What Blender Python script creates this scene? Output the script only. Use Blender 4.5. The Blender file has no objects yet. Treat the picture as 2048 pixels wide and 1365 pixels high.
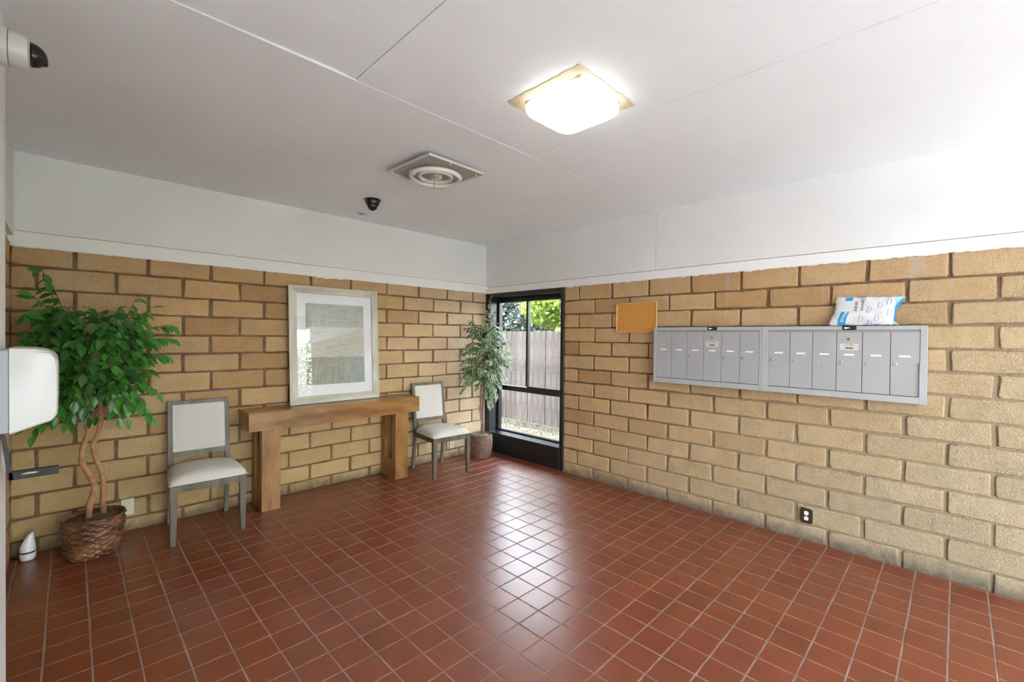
import bpy, bmesh, math, random
from math import sin, cos, pi, radians as rad
from mathutils import Vector, Matrix

rnd = random.Random(7)
SC = bpy.context.scene
COL = SC.collection

# ------------------------------------------------------------------ camera
cam_d = bpy.data.cameras.new('camera')
cam_d.sensor_fit = 'HORIZONTAL'
cam_d.sensor_width = 36.0
cam_d.lens = 887.27 / 2048 * 36.0
cam_d.clip_start = 0.05
cam = bpy.data.objects.new('camera', cam_d)
COL.objects.link(cam)
YAW, PIT, ROL = .7838, -.0104, -.0106
_f = Vector((cos(PIT) * sin(YAW), cos(PIT) * cos(YAW), sin(PIT)))
_r = Vector((cos(YAW), -sin(YAW), 0))
_d = _f.cross(_r)
_r2 = cos(ROL) * _r + sin(ROL) * _d
_d2 = -sin(ROL) * _r + cos(ROL) * _d
m3 = Matrix((_r2, -_d2, -_f)).transposed()
CAM = Vector((-3.9096, -4.4192, 1.5038))
cam.matrix_world = Matrix.Translation(CAM) @ m3.to_4x4()
SC.camera = cam

# ------------------------------------------------------------------ world, sun, exposure
w = bpy.data.worlds.new('sky')
SC.world = w
w.use_nodes = True
nt = w.node_tree
nt.nodes.clear()
sky = nt.nodes.new('ShaderNodeTexSky')
sky.sky_type = 'NISHITA'
sky.sun_disc = False
sky.sun_elevation = rad(62)
sky.sun_rotation = rad(-15)
sky.air_density = 1.0
sky.dust_density = 3.0
sky.ozone_density = 1.0
hs = nt.nodes.new('ShaderNodeHueSaturation')
hs.inputs['Saturation'].default_value = 0.35
bg = nt.nodes.new('ShaderNodeBackground')
bg.inputs['Strength'].default_value = 1.6
wo = nt.nodes.new('ShaderNodeOutputWorld')
nt.links.new(sky.outputs[0], hs.inputs['Color'])
nt.links.new(hs.outputs[0], bg.inputs['Color'])
nt.links.new(bg.outputs[0], wo.inputs['Surface'])

sun_d = bpy.data.lights.new('sun', 'SUN')
sun_d.energy = 12.0
sun_d.angle = rad(1.0)
sun_d.color = (1.0, 0.93, 0.82)
sun = bpy.data.objects.new('sun', sun_d)
COL.objects.link(sun)
sun.rotation_euler = Vector((-0.25, -0.32, -1.0)).to_track_quat('-Z', 'Y').to_euler()

vs = SC.view_settings
vs.view_transform = 'Standard'
vs.look = 'None'
vs.gamma = 1.0
vs.use_curve_mapping = False
SC.cycles.max_bounces = 8
SC.cycles.diffuse_bounces = 5
SC.cycles.glossy_bounces = 4
SC.cycles.transmission_bounces = 4
SC.cycles.adaptive_threshold = 0.03
vs.exposure = 1.65

# ------------------------------------------------------------------ materials
MATS = {}
def new_mat(name):
    m = bpy.data.materials.new(name)
    m.use_nodes = True
    t = m.node_tree
    b = t.nodes['Principled BSDF']
    return m, t, b
def N(t, kind, **kw):
    n = t.nodes.new(kind)
    for k, v in kw.items():
        if hasattr(n, k): setattr(n, k, v)
        else: n.inputs[k].default_value = v
    return n
def ramp(t, src, stops, interp='LINEAR'):
    r = t.nodes.new('ShaderNodeValToRGB')
    r.color_ramp.interpolation = interp
    e = r.color_ramp.elements
    while len(e) < len(stops): e.new(0.5)
    for i, (p, c) in enumerate(stops):
        e[i].position = p
        e[i].color = (c, c, c, 1) if not isinstance(c, tuple) else (*c, 1)
    t.links.new(src, r.inputs[0])
    return r.outputs[0]
def mix(t, fac, a, b, mode='MIX'):
    n = t.nodes.new('ShaderNodeMix')
    n.data_type = 'RGBA'; n.blend_type = mode
    for sock, v in ((n.inputs[0], fac), (n.inputs[6], a), (n.inputs[7], b)):
        if isinstance(v, (int, float)): sock.default_value = v
        elif isinstance(v, tuple): sock.default_value = (*v, 1)
        else: t.links.new(v, sock)
    return n.outputs[2]
def math_(t, op, a, b=0.5, c=None):
    n = t.nodes.new('ShaderNodeMath'); n.operation = op
    for i, v in enumerate((a, b) if c is None else (a, b, c)):
        if isinstance(v, (int, float)): n.inputs[i].default_value = v
        else: t.links.new(v, n.inputs[i])
    return n.outputs[0]
def noise(t, vec, scale, detail=4, rough=0.55, stretch=None):
    if stretch:
        mp = N(t, 'ShaderNodeMapping'); mp.inputs['Scale'].default_value = stretch
        t.links.new(vec, mp.inputs[0]); vec = mp.outputs[0]
    n = N(t, 'ShaderNodeTexNoise'); n.inputs['Scale'].default_value = scale
    n.inputs['Detail'].default_value = detail; n.inputs['Roughness'].default_value = rough
    t.links.new(vec, n.inputs['Vector'])
    return n.outputs[0]
def geo_pos(t): return N(t, 'ShaderNodeNewGeometry').outputs['Position']
def obj_pos(t): return N(t, 'ShaderNodeTexCoord').outputs['Object']
def bump(t, b, h, strength=0.3, dist=0.01, chain=None):
    n = N(t, 'ShaderNodeBump'); n.inputs['Strength'].default_value = strength
    n.inputs['Distance'].default_value = dist
    t.links.new(h, n.inputs['Height'])
    if chain: t.links.new(chain, n.inputs['Normal'])
    t.links.new(n.outputs[0], b.inputs['Normal'])
    return n.outputs[0]
def sep(t, v):
    n = N(t, 'ShaderNodeSeparateXYZ'); t.links.new(v, n.inputs[0]); return n.outputs

def plain(name, col, rough=0.5, metal=0.0, var=0.0, vscale=20, bmp=0.0, bscale=200, spec=None, **kw):
    if name in MATS: return MATS[name]
    m, t, b = new_mat(name)
    b.inputs['Base Color'].default_value = (*col, 1)
    b.inputs['Roughness'].default_value = rough
    b.inputs['Metallic'].default_value = metal
    if spec is not None: b.inputs['Specular IOR Level'].default_value = spec
    if var:
        n = noise(t, obj_pos(t), vscale)
        lo = tuple(c * (1 - var) for c in col); hi = tuple(min(1, c * (1 + var)) for c in col)
        t.links.new(ramp(t, n, [(0.3, lo), (0.7, hi)]), b.inputs['Base Color'])
    if bmp:
        bump(t, b, noise(t, obj_pos(t), bscale, 3), bmp, 0.002)
    MATS[name] = m
    return m

def brick_mat():
    m, t, b = new_mat('slump_brick')
    P = geo_pos(t)
    oi = N(t, 'ShaderNodeObjectInfo')
    base = oi.outputs['Color']
    n1 = noise(t, P, 7, 5, 0.6)
    c = mix(t, 0.8, base, ramp(t, n1, [(0.25, 0.84), (0.75, 1.10)]), 'MULTIPLY')
    n2 = noise(t, P, 60, 4, 0.6)
    c = mix(t, 0.7, c, ramp(t, n2, [(0.3, 0.86), (0.7, 1.08)]), 'MULTIPLY')
    # dark pits
    mp = N(t, 'ShaderNodeMapping'); mp.inputs['Scale'].default_value = (1, 1, 1.5)
    t.links.new(P, mp.inputs[0])
    v = N(t, 'ShaderNodeTexVoronoi'); v.inputs['Scale'].default_value = 60
    t.links.new(mp.outputs[0], v.inputs['Vector'])
    pitmask = ramp(t, noise(t, P, 16, 2), [(0.50, 0.0), (0.64, 1.0)])
    pit = math_(t, 'MULTIPLY', ramp(t, v.outputs['Distance'], [(0.08, 1.0), (0.19, 0.0)]), pitmask)
    c = mix(t, math_(t, 'MULTIPLY', pit, 0.6), c, (0.09, 0.06, 0.035))
    # pale lime runs just below the painted beam
    xyz = sep(t, P)
    n3 = noise(t, P, 6.0, 4, 0.5, stretch=(1.6, 1.6, 0.22))
    hi = ramp(t, xyz[2], [(0.0, 0.0), (1.0, 1.0)])
    hm = math_(t, 'MULTIPLY', ramp(t, n3, [(0.57, 0.0), (0.68, 1.0)]), math_(t, 'SMOOTH_MIN', math_(t, 'MAXIMUM', math_(t, 'MULTIPLY', math_(t, 'SUBTRACT', xyz[2], 1.70), 2.6), 0.0), 0.8, 0.1))
    c = mix(t, math_(t, 'MULTIPLY', hm, 0.5), c, (0.48, 0.47, 0.44))
    # grime splashed up from the floor
    n4 = noise(t, P, 9, 5, 0.7)
    g = math_(t, 'SUBTRACT', math_(t, 'MULTIPLY', n4, 0.20), xyz[2])
    gm = ramp(t, math_(t, 'MULTIPLY', math_(t, 'ADD', g, 0.0), 10.0), [(0.0, 0.0), (1.0, 1.0)])
    c = mix(t, math_(t, 'MULTIPLY', gm, 0.75), c, (0.075, 0.065, 0.06))
    t.links.new(c, b.inputs['Base Color'])
    b.inputs['Roughness'].default_value = 0.88
    b.inputs['Specular IOR Level'].default_value = 0.25
    h = math_(t, 'ADD', noise(t, P, 130, 4, 0.6), math_(t, 'MULTIPLY', pit, -0.8))
    h = math_(t, 'ADD', h, math_(t, 'MULTIPLY', noise(t, P, 24, 3), 0.9))
    bump(t, b, h, 1.0, 0.011)
    return m
def mortar_mat():
    m, t, b = new_mat('mortar')
    P = geo_pos(t)
    xyz = sep(t, P)
    n1 = noise(t, P, 12, 5, 0.6)
    c = ramp(t, n1, [(0.3, (0.135, 0.080, 0.045)), (0.7, (0.24, 0.155, 0.092))])
    # the lower right of the mailbox wall has been brushed over, joints and all
    k = math_(t, 'ADD', math_(t, 'MULTIPLY', math_(t, 'MULTIPLY', xyz[1], -1.0), 0.38), math_(t, 'MULTIPLY', xyz[2], -0.85))
    k = math_(t, 'ADD', k, math_(t, 'MULTIPLY', noise(t, P, 3, 3), 0.5))
    km = ramp(t, k, [(0.25, 0.0), (0.95, 1.0)])
    onright = ramp(t, xyz[0], [(0.0, 0.0), (0.02, 1.0)])
    n = math_(t, 'GREATER_THAN', xyz[0], -0.04)
    c = mix(t, math_(t, 'MULTIPLY', math_(t, 'MULTIPLY', km, n), 0.75), c, (0.33, 0.27, 0.175))
    t.links.new(c, b.inputs['Base Color'])
    b.inputs['Roughness'].default_value = 0.9
    b.inputs['Specular IOR Level'].default_value = 0.2
    bump(t, b, math_(t, 'ADD', noise(t, P, 90, 4, 0.6), noise(t, P, 18, 3)), 0.9, 0.008)
    return m
def tile_mat():
    m, t, b = new_mat('terracotta_tile')
    P = geo_pos(t)
    oi = N(t, 'ShaderNodeObjectInfo')
    n1 = noise(t, P, 5, 5, 0.6)
    c = mix(t, 0.9, oi.outputs['Color'], ramp(t, n1, [(0.3, 0.80), (0.7, 1.15)]), 'MULTIPLY')
    n2 = noise(t, P, 70, 4, 0.65)
    c = mix(t, 0.6, c, ramp(t, n2, [(0.3, 0.84), (0.7, 1.10)]), 'MULTIPLY')
    # little pale scuffs
    n3 = noise(t, P, 38, 3, 0.5, stretch=(1, 2.2, 1))
    sc = math_(t, 'MULTIPLY', ramp(t, n3, [(0.66, 0.0), (0.72, 1.0)]), ramp(t, noise(t, P, 1.3, 2), [(0.48, 0.0), (0.6, 1.0)]))
    xm = ramp(t, math_(t, 'ADD', math_(t, 'MULTIPLY', sep(t, P)[0], -0.5), -0.6), [(0.2, 0.0), (0.6, 1.0)])
    c = mix(t, math_(t, 'MULTIPLY', math_(t, 'MULTIPLY', sc, xm), 0.16), c, (0.45, 0.22, 0.16))
    t.links.new(c, b.inputs['Base Color'])
    r = math_(t, 'ADD', math_(t, 'MULTIPLY', noise(t, P, 3, 2, 0.5), 0.06), 0.276)
    t.links.new(r, b.inputs['Roughness'])
    b.inputs['Specular IOR Level'].default_value = 0.85
    h = math_(t, 'ADD', noise(t, P, 150, 3, 0.6), math_(t, 'MULTIPLY', noise(t, P, 14, 3), 2.0))
    bump(t, b, h, 0.22, 0.0008)
    return m
def paint_mat(name, col, speck=0.0, bscale=40, bs=0.15):
    m, t, b = new_mat(name)
    P = geo_pos(t)
    n1 = noise(t, P, 1.6, 4)
    c = mix(t, 1.0, col, ramp(t, n1, [(0.3, 0.96), (0.7, 1.02)]), 'MULTIPLY')
    if speck:
        v = N(t, 'ShaderNodeTexVoronoi'); v.inputs['Scale'].default_value = 17
        t.links.new(P, v.inputs['Vector'])
        sm = math_(t, 'MULTIPLY', ramp(t, v.outputs['Distance'], [(0.045, 1.0), (0.08, 0.0)]),
                   ramp(t, noise(t, P, 2.2, 2), [(0.50, 0.0), (0.6, 1.0)]))
        c = mix(t, math_(t, 'MULTIPLY', sm, speck), c, (0.14, 0.13, 0.12))
    t.links.new(c, b.inputs['Base Color'])
    b.inputs['Roughness'].default_value = 0.55
    h = math_(t, 'ADD', noise(t, P, bscale, 5, 0.6), math_(t, 'MULTIPLY', noise(t, P, 3.5, 3), 2.0))
    bump(t, b, h, bs, 0.004)
    return m
def wood_mat(name, stops, axis='x', scale=3.0, rough=0.42, fig=1.0):
    m, t, b = new_mat(name)
    P = obj_pos(t)
    st = {'x': (0.35, 5, 5), 'z': (5, 5, 0.35), 'y': (5, 0.35, 5)}[axis]
    big = noise(t, P, 1.8, 3, 0.5, stretch=tuple(0.5 + s * 0.35 for s in st))
    n1 = noise(t, P, scale, 6, 0.6, stretch=st)
    rings = math_(t, 'FRACT', math_(t, 'MULTIPLY', big, 7.0 * fig))
    rings = math_(t, 'PINGPONG', math_(t, 'MULTIPLY', big, 9.0 * fig), 1.0)
    f = math_(t, 'ADD', math_(t, 'MULTIPLY', n1, 0.75), math_(t, 'MULTIPLY', rings, 0.25))
    fine = noise(t, P, scale * 14, 3, 0.6, stretch=st)
    f = math_(t, 'ADD', f, math_(t, 'MULTIPLY', math_(t, 'SUBTRACT', fine, 0.5), 0.35))
    t.links.new(ramp(t, f, stops), b.inputs['Base Color'])
    b.inputs['Roughness'].default_value = rough
    bump(t, b, fine, 0.15, 0.001)
    return m
def glass_mat(name, tint=(0.97, 0.99, 0.98), k=1.0):
    m = bpy.data.materials.new(name); m.use_nodes = True
    t = m.node_tree; t.nodes.clear()
    tr = N(t, 'ShaderNodeBsdfTransparent'); tr.inputs[0].default_value = (*tint, 1)
    gl = N(t, 'ShaderNodeBsdfGlossy'); gl.inputs['Roughness'].default_value = 0.0
    ge = N(t, 'ShaderNodeNewGeometry')
    dt = N(t, 'ShaderNodeVectorMath', operation='DOT_PRODUCT')
    t.links.new(ge.outputs['Incoming'], dt.inputs[0]); t.links.new(ge.outputs['Normal'], dt.inputs[1])
    cs = math_(t, 'SUBTRACT', 1.0, math_(t, 'ABSOLUTE', dt.outputs['Value'], 0.0))
    fr = math_(t, 'ADD', math_(t, 'MULTIPLY', math_(t, 'POWER', cs, 5.0), 0.96), 0.04)
    mx = N(t, 'ShaderNodeMixShader'); o = N(t, 'ShaderNodeOutputMaterial')
    t.links.new(math_(t, 'MULTIPLY', fr, k), mx.inputs[0])
    t.links.new(tr.outputs[0], mx.inputs[1]); t.links.new(gl.outputs[0], mx.inputs[2])
    t.links.new(mx.outputs[0], o.inputs[0])
    return m
def leaf_mat(name, rough=0.38, objcol=True, col=(0.05, 0.2, 0.04), trans=0.25):
    m, t, b = new_mat(name)
    if objcol:
        oi = N(t, 'ShaderNodeObjectInfo'); base = oi.outputs['Color']
    else:
        n = noise(t, geo_pos(t), 9, 2)
        base = ramp(t, n, [(0.35, tuple(c * 0.55 for c in col)), (0.65, tuple(c * 1.35 for c in col))])
    c = mix(t, 0.6, base, ramp(t, noise(t, geo_pos(t), 30, 2), [(0.3, 0.75), (0.7, 1.15)]), 'MULTIPLY')
    t.links.new(c, b.inputs['Base Color'])
    b.inputs['Roughness'].default_value = rough
    if trans:
        tl = N(t, 'ShaderNodeBsdfTranslucent'); t.links.new(c, tl.inputs[0])
        mx = N(t, 'ShaderNodeMixShader'); mx.inputs[0].default_value = trans
        o = t.nodes['Material Output']
        t.links.new(b.outputs[0], mx.inputs[1]); t.links.new(tl.outputs[0], mx.inputs[2])
        t.links.new(mx.outputs[0], o.inputs[0])
    return m

M_BRICK = brick_mat()
M_MORTAR = mortar_mat()
M_TILE = tile_mat()
M_GROUT = plain('grout', (0.27, 0.19, 0.155), 0.85, var=0.25, vscale=9, bmp=0.5)
M_CEIL = paint_mat('ceiling_paint', (0.83, 0.875, 0.91), 0.10, 30, 0.35)
M_BEAM = paint_mat('beam_paint', (0.76, 0.77, 0.77), 0.75, 60, 0.12)
M_BAND = paint_mat('band_paint', (0.83, 0.83, 0.82), 0.25, 30, 0.3)
M_WHITE = paint_mat('white_wall_paint', (0.80, 0.80, 0.79), 0.0, 60, 0.1)
M_BLACK = plain('black_window_paint', (0.012, 0.013, 0.016), 0.30, var=0.3, bmp=0.1, bscale=60)
M_GLASS = glass_mat('window_glass', (0.88, 0.90, 0.90))
M_PICGLASS = glass_mat('picture_glass', (1, 1, 1), 1.6)
M_TABLE = wood_mat('walnut_veneer', [(0.30, (0.16, 0.070, 0.018)), (0.5, (0.28, 0.132, 0.038)), (0.70, (0.38, 0.20, 0.068))], 'x', 2.2, 0.30, 1.0)
M_TABLEV = wood_mat('walnut_veneer_upright', [(0.30, (0.17, 0.078, 0.022)), (0.5, (0.29, 0.142, 0.044)), (0.70, (0.39, 0.21, 0.078))], 'z', 2.2, 0.33, 1.0)
M_CHAIR = wood_mat('grey_washed_wood', [(0.3, (0.085, 0.074, 0.050)), (0.7, (0.170, 0.152, 0.108))], 'z', 5, 0.5)
M_FRAMEW = wood_mat('whitewashed_frame', [(0.3, (0.42, 0.385, 0.30)), (0.7, (0.66, 0.63, 0.53))], 'x', 6, 0.5)
M_FRAMEV = wood_mat('whitewashed_frame_upright', [(0.3, (0.42, 0.385, 0.30)), (0.7, (0.66, 0.63, 0.53))], 'z', 6, 0.5)
M_FABRIC = plain('cream_linen', (0.62, 0.58, 0.52), 0.9, var=0.07, vscale=300, bmp=0.5, bscale=900)
M_PIPING = plain('linen_piping', (0.70, 0.68, 0.63), 0.85)
M_METAL = plain('grey_mailbox_paint', (0.345, 0.35, 0.35), 0.42, var=0.03, vscale=6, bmp=0.06, bscale=500)
M_METALF = plain('grey_mailbox_frame_paint', (0.37, 0.385, 0.395), 0.40, var=0.03, vscale=5)
M_GAP = plain('dark_gap', (0.02, 0.02, 0.02), 0.8)
M_STEEL = plain('polished_steel', (0.62, 0.60, 0.55), 0.33, .9)
M_BRASS = plain('brass', (0.50, 0.36, 0.16), 0.3, 1.0)
M_LABEL = plain('label_white', (0.82, 0.82, 0.80), 0.5)
M_INK = plain('black_ink', (0.02, 0.02, 0.02), 0.5)
M_BLACKP = plain('black_plastic', (0.015, 0.015, 0.016), 0.25)
M_DOME = plain('dark_dome', (0.012, 0.012, 0.014), 0.05)
M_WPLAST = plain('white_plastic', (0.58, 0.58, 0.565), 0.28)
M_GPLAST = plain('grey_plastic', (0.33, 0.34, 0.37), 0.4)
M_IVORY = plain('ivory_plastic', (0.68, 0.64, 0.50), 0.35)
M_CERAMIC = plain('white_ceramic', (0.82, 0.82, 0.82), 0.08)
M_MAT = plain('mat_board', (0.80, 0.81, 0.83), 0.8)
M_TRUNK = plain('ficus_bark', (0.38, 0.19, 0.085), 0.7, var=0.35, vscale=28, bmp=0.7, bscale=60)
M_TRUNK2 = plain('ficus_bark_grey', (0.26, 0.19, 0.14), 0.75, var=0.3, vscale=28, bmp=0.7, bscale=60)
M_TWIG = plain('twig_bark', (0.12, 0.065, 0.035), 0.8)
M_MOSS = plain('dried_moss', (0.10, 0.062, 0.035), 0.95, var=0.5, vscale=60, bmp=1.0, bscale=120)
M_MOSS2 = plain('grey_moss', (0.22, 0.21, 0.18), 0.95, var=0.4, vscale=60, bmp=1.0, bscale=120)
M_WICKER = wood_mat('brown_wicker', [(0.3, (0.055, 0.022, 0.010)), (0.5, (0.17, 0.075, 0.034)), (0.68, (0.34, 0.17, 0.085))], 'x', 14, 0.30)
M_WICKER2 = plain('grey_brown_wicker', (0.17, 0.095, 0.065), 0.5, var=0.5, vscale=50, bmp=0.5, bscale=220)
M_LEAF = leaf_mat('ficus_leaf', 0.30)
M_CREAMEDGE = leaf_mat('leaf_cream_margin', 0.4, False, (0.60, 0.64, 0.44), 0.25)
M_CORK = plain('cork', (0.58, 0.27, 0.055), 0.85, var=0.12, vscale=60, bmp=0.4, bscale=300)
M_OAK = wood_mat('oak_trim', [(0.3, (0.60, 0.33, 0.11)), (0.7, (0.72, 0.45, 0.18))], 'y', 5, 0.25)
M_BROWNPL = plain('bronze_plate', (0.075, 0.055, 0.033), 0.4, 0.6)
M_TAN = plain('unpainted_tan_patch', (0.60, 0.53, 0.36), 0.75, var=0.12, vscale=14, bmp=0.4, bscale=90)
M_FENCE = wood_mat('weathered_fence', [(0.3, (0.035, 0.028, 0.024)), (0.7, (0.078, 0.065, 0.058))], 'z', 4, 0.85)

_t = M_FENCE.node_tree; _b = _t.nodes['Principled BSDF']
_src = _b.inputs['Base Color'].links[0].from_socket
_t.links.new(mix(_t, 1.0, _src, N(_t, 'ShaderNodeObjectInfo').outputs['Color'], 'MULTIPLY'), _b.inputs['Base Color'])

# ------------------------------------------------------------------ mesh helpers
class MB:
    def __init__(s): s.v = []; s.f = []; s.mi = []; s.cur = 0
    def add(s, vs_, fs_, T=None):
        o = len(s.v)
        s.v += [tuple(T(*p)) if T else tuple(p) for p in vs_]
        s.f += [tuple(i + o for i in f) for f in fs_]
        s.mi += [s.cur] * len(fs_)
    def box(s, a, b, T=None):
        x0, y0, z0 = a; x1, y1, z1 = b
        s.add([(x0,y0,z0),(x1,y0,z0),(x1,y1,z0),(x0,y1,z0),(x0,y0,z1),(x1,y0,z1),(x1,y1,z1),(x0,y1,z1)],
              [(0,3,2,1),(4,5,6,7),(0,1,5,4),(1,2,6,5),(2,3,7,6),(3,0,4,7)], T)
    def rbox(s, a, b, r, seg=2, T=None):
        bm = bmesh.new()
        bmesh.ops.create_cube(bm, size=1)
        for v in bm.verts:
            for i in range(3): v.co[i] = (a[i] + b[i]) / 2 + v.co[i] * (b[i] - a[i])
        bmesh.ops.bevel(bm, geom=bm.edges[:], offset=r, segments=seg, profile=0.5, affect='EDGES')
        s.add([v.co[:] for v in bm.verts], [[v.index for v in f.verts] for f in bm.faces] if not bm.verts.index_update() else [], T)
        bm.free()
    def tube(s, pts, rs, n=8, T=None, cap=True):
        pts = [Vector(p) for p in pts]
        if isinstance(rs, (int, float)): rs = [rs] * len(pts)
        V = []; F = []
        up = None
        for i, p in enumerate(pts):
            d = (pts[min(i + 1, len(pts) - 1)] - pts[max(i - 1, 0)]).normalized()
            if up is None:
                up = d.cross(Vector((0, 0, 1)) if abs(d.z) < 0.9 else Vector((1, 0, 0))).normalized()
            up = (up - d * up.dot(d)).normalized()
            w_ = d.cross(up)
            for k in range(n):
                a = 2 * pi * k / n
                V.append(p + rs[i] * (cos(a) * up + sin(a) * w_))
        for i in range(len(pts) - 1):
            for k in range(n):
                F.append((i*n+k, i*n+(k+1)%n, (i+1)*n+(k+1)%n, (i+1)*n+k))
        if cap:
            F.append(tuple(range(n))[::-1]); F.append(tuple((len(pts)-1)*n + k for k in range(n)))
        s.add(V, F, T)
    def ring(s, c, R, r, n=40, m=10, T=None):
        V = []; F = []
        for i in range(n):
            a = 2*pi*i/n
            for k in range(m):
                q = 2*pi*k/m
                V.append((c[0]+(R+r*cos(q))*cos(a), c[1]+(R+r*cos(q))*sin(a), c[2]+r*sin(q)))
        for i in range(n):
            for k in range(m):
                F.append((i*m+k, ((i+1)%n)*m+k, ((i+1)%n)*m+(k+1)%m, i*m+(k+1)%m))
        s.add(V, F, T)
    def lathe(s, prof, n=32, T=None, fn=None):
        V = []; F = []
        for (r, z) in prof:
            for k in range(n):
                a = 2*pi*k/n
                rr = r if fn is None else fn(r, a, z)
                V.append((rr*cos(a), rr*sin(a), z))
        for i in range(len(prof)-1):
            for k in range(n):
                F.append((i*n+k, i*n+(k+1)%n, (i+1)*n+(k+1)%n, (i+1)*n+k))
        F.append(tuple(range(n))[::-1]); F.append(tuple((len(prof)-1)*n+k for k in range(n)))
        s.add(V, F, T)
    def prism(s, poly, h0, h1, T=None):
        n = len(poly)
        V = [(x, y, h0) for x, y in poly] + [(x, y, h1) for x, y in poly]
        F = [tuple(range(n))[::-1], tuple(range(n, 2*n))] + [(i, (i+1)%n, n+(i+1)%n, n+i) for i in range(n)]
        s.add(V, F, T)
    def mesh(s, name, mats, smooth=False):
        me = bpy.data.meshes.new(name)
        me.from_pydata(s.v, [], s.f)
        for m in (mats if isinstance(mats, (list, tuple)) else [mats]): me.materials.append(m)
        if any(s.mi):
            me.polygons.foreach_set('material_index', s.mi)
        me.validate()
        bm = bmesh.new(); bm.from_mesh(me); bmesh.ops.recalc_face_normals(bm, faces=bm.faces); bm.to_mesh(me); bm.free()
        if smooth:
            me.polygons.foreach_set('use_smooth', [True] * len(me.polygons))
            if smooth is not True:
                try: me.set_sharp_from_angle(angle=rad(smooth))
                except Exception: pass
        return me
    def build(s, name, mats, parent=None, smooth=False, loc=None):
        return link(name, s.mesh(name, mats, smooth), parent, loc)
def link(name, me, parent=None, loc=None):
    o = bpy.data.objects.new(name, me)
    COL.objects.link(o)
    if parent: o.parent = parent
    if loc is not None: o.location = loc
    return o
def tag(o, label=None, cat=None, group=None, kind=None):
    if label: o['label'] = label
    if cat: o['category'] = cat
    if group: o['group'] = group
    if kind: o['kind'] = kind
    return o
def thing(name, label, cat, loc=(0, 0, 0), rz=0.0, group=None):
    o = bpy.data.objects.new(name, None)
    o.empty_display_size = 0.1
    COL.objects.link(o)
    o.location = loc; o.rotation_euler = (0, 0, rz)
    return tag(o, label, cat, group)
def holder(name):
    o = bpy.data.objects.new(name, None); COL.objects.link(o); o['kind'] = 'structure'; return o
def wallT(u0, v0, w0=0.0):
    """local (u right, v up, w out of the mailbox wall) -> world axes"""
    return lambda u, v, w_: (-(w0 + w_), -(u0 + u), v0 + v)
def text_mesh(txt, size, T, mat, name, parent, extr=0.0004, align='CENTER', rot=0.0):
    cu = bpy.data.curves.new(name, 'FONT')
    cu.body = txt; cu.size = size; cu.align_x = align; cu.align_y = 'CENTER'; cu.extrude = extr
    cu.resolution_u = 3
    ob = bpy.data.objects.new(name, cu); COL.objects.link(ob)
    dg = bpy.context.evaluated_depsgraph_get()
    me = bpy.data.meshes.new_from_object(ob.evaluated_get(dg))
    bpy.data.objects.remove(ob)
    c, s_ = cos(rot), sin(rot)
    for v in me.vertices:
        x, y, z = v.co
        v.co = T(x*c - y*s_, x*s_ + y*c, z)
    me.materials.clear(); me.materials.append(mat)
    return link(name, me, parent)

# ================================================================== FLOOR
S = 0.159
X0, Y0 = -0.134 * S, -0.7423 * S           # first joints off the two walls
floor = MB(); floor.box((-4.6, -6.3, -0.12), (0.0, 0.0, -0.0012))
floor = floor.build('floor', M_GROUT); tag(floor, kind='structure')
def tile_mesh(i):
    r = random.Random(i)
    h = (S - 0.0068) / 2
    g = 0.0016
    V = []; 
    for z, q in ((-0.010, h), (-0.0012, h), (0.0, h - g)):
        for sx, sy in ((-1,-1),(1,-1),(1,1),(-1,1)):
            V.append((sx*q + r.uniform(-.0006,.0006)*(z==0), sy*q + r.uniform(-.0006,.0006)*(z==0), z))
    F = [(8,9,10,11)]
    for a in (0, 4):
        for k in range(4): F.append((a+k, a+(k+1)%4, a+4+(k+1)%4, a+4+k))
    b = MB(); b.add(V, F); me = b.mesh('tile', M_TILE); return me
TILES = [tile_mesh(i) for i in range(4)]
from bpy_extras.object_utils import world_to_camera_view
bpy.context.view_layer.update()
def px(p):
    c = world_to_camera_view(SC, cam, Vector(p))
    return c.x * 2048, (1 - c.y) * 1365, c.z
cells = []
for i in range(-27, 1):
    for j in range(-39, 1):
        cx, cy = X0 + (i + .5) * S, Y0 + (j + .5) * S
        x0, x1, y0, y1 = cx - S/2, cx + S/2, cy - S/2, cy + S/2
        x1 = min(x1, 0.0); y1 = min(y1, 0.0)
        if x1 - x0 < 0.01 or y1 - y0 < 0.01: continue
        u, v, d = px((cx, cy, 0))
        vis = d > 0.2 and -40 < u < 2090 and -40 < v < 1405
        cells.append((vis, d if vis else 99, cx, cy, x0, x1, y0, y1))
cells.sort(key=lambda c: (not c[0], c[1]))
rest = MB()
n_t = 0
def tile_col(r):
    k = r.uniform(0.92, 1.06)
    hue = r.uniform(-1, 1)
    return (0.20*k*(1+0.04*hue), 0.045*k*(1+0.12*hue), 0.0165*k*(1+0.18*hue), 1)
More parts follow.
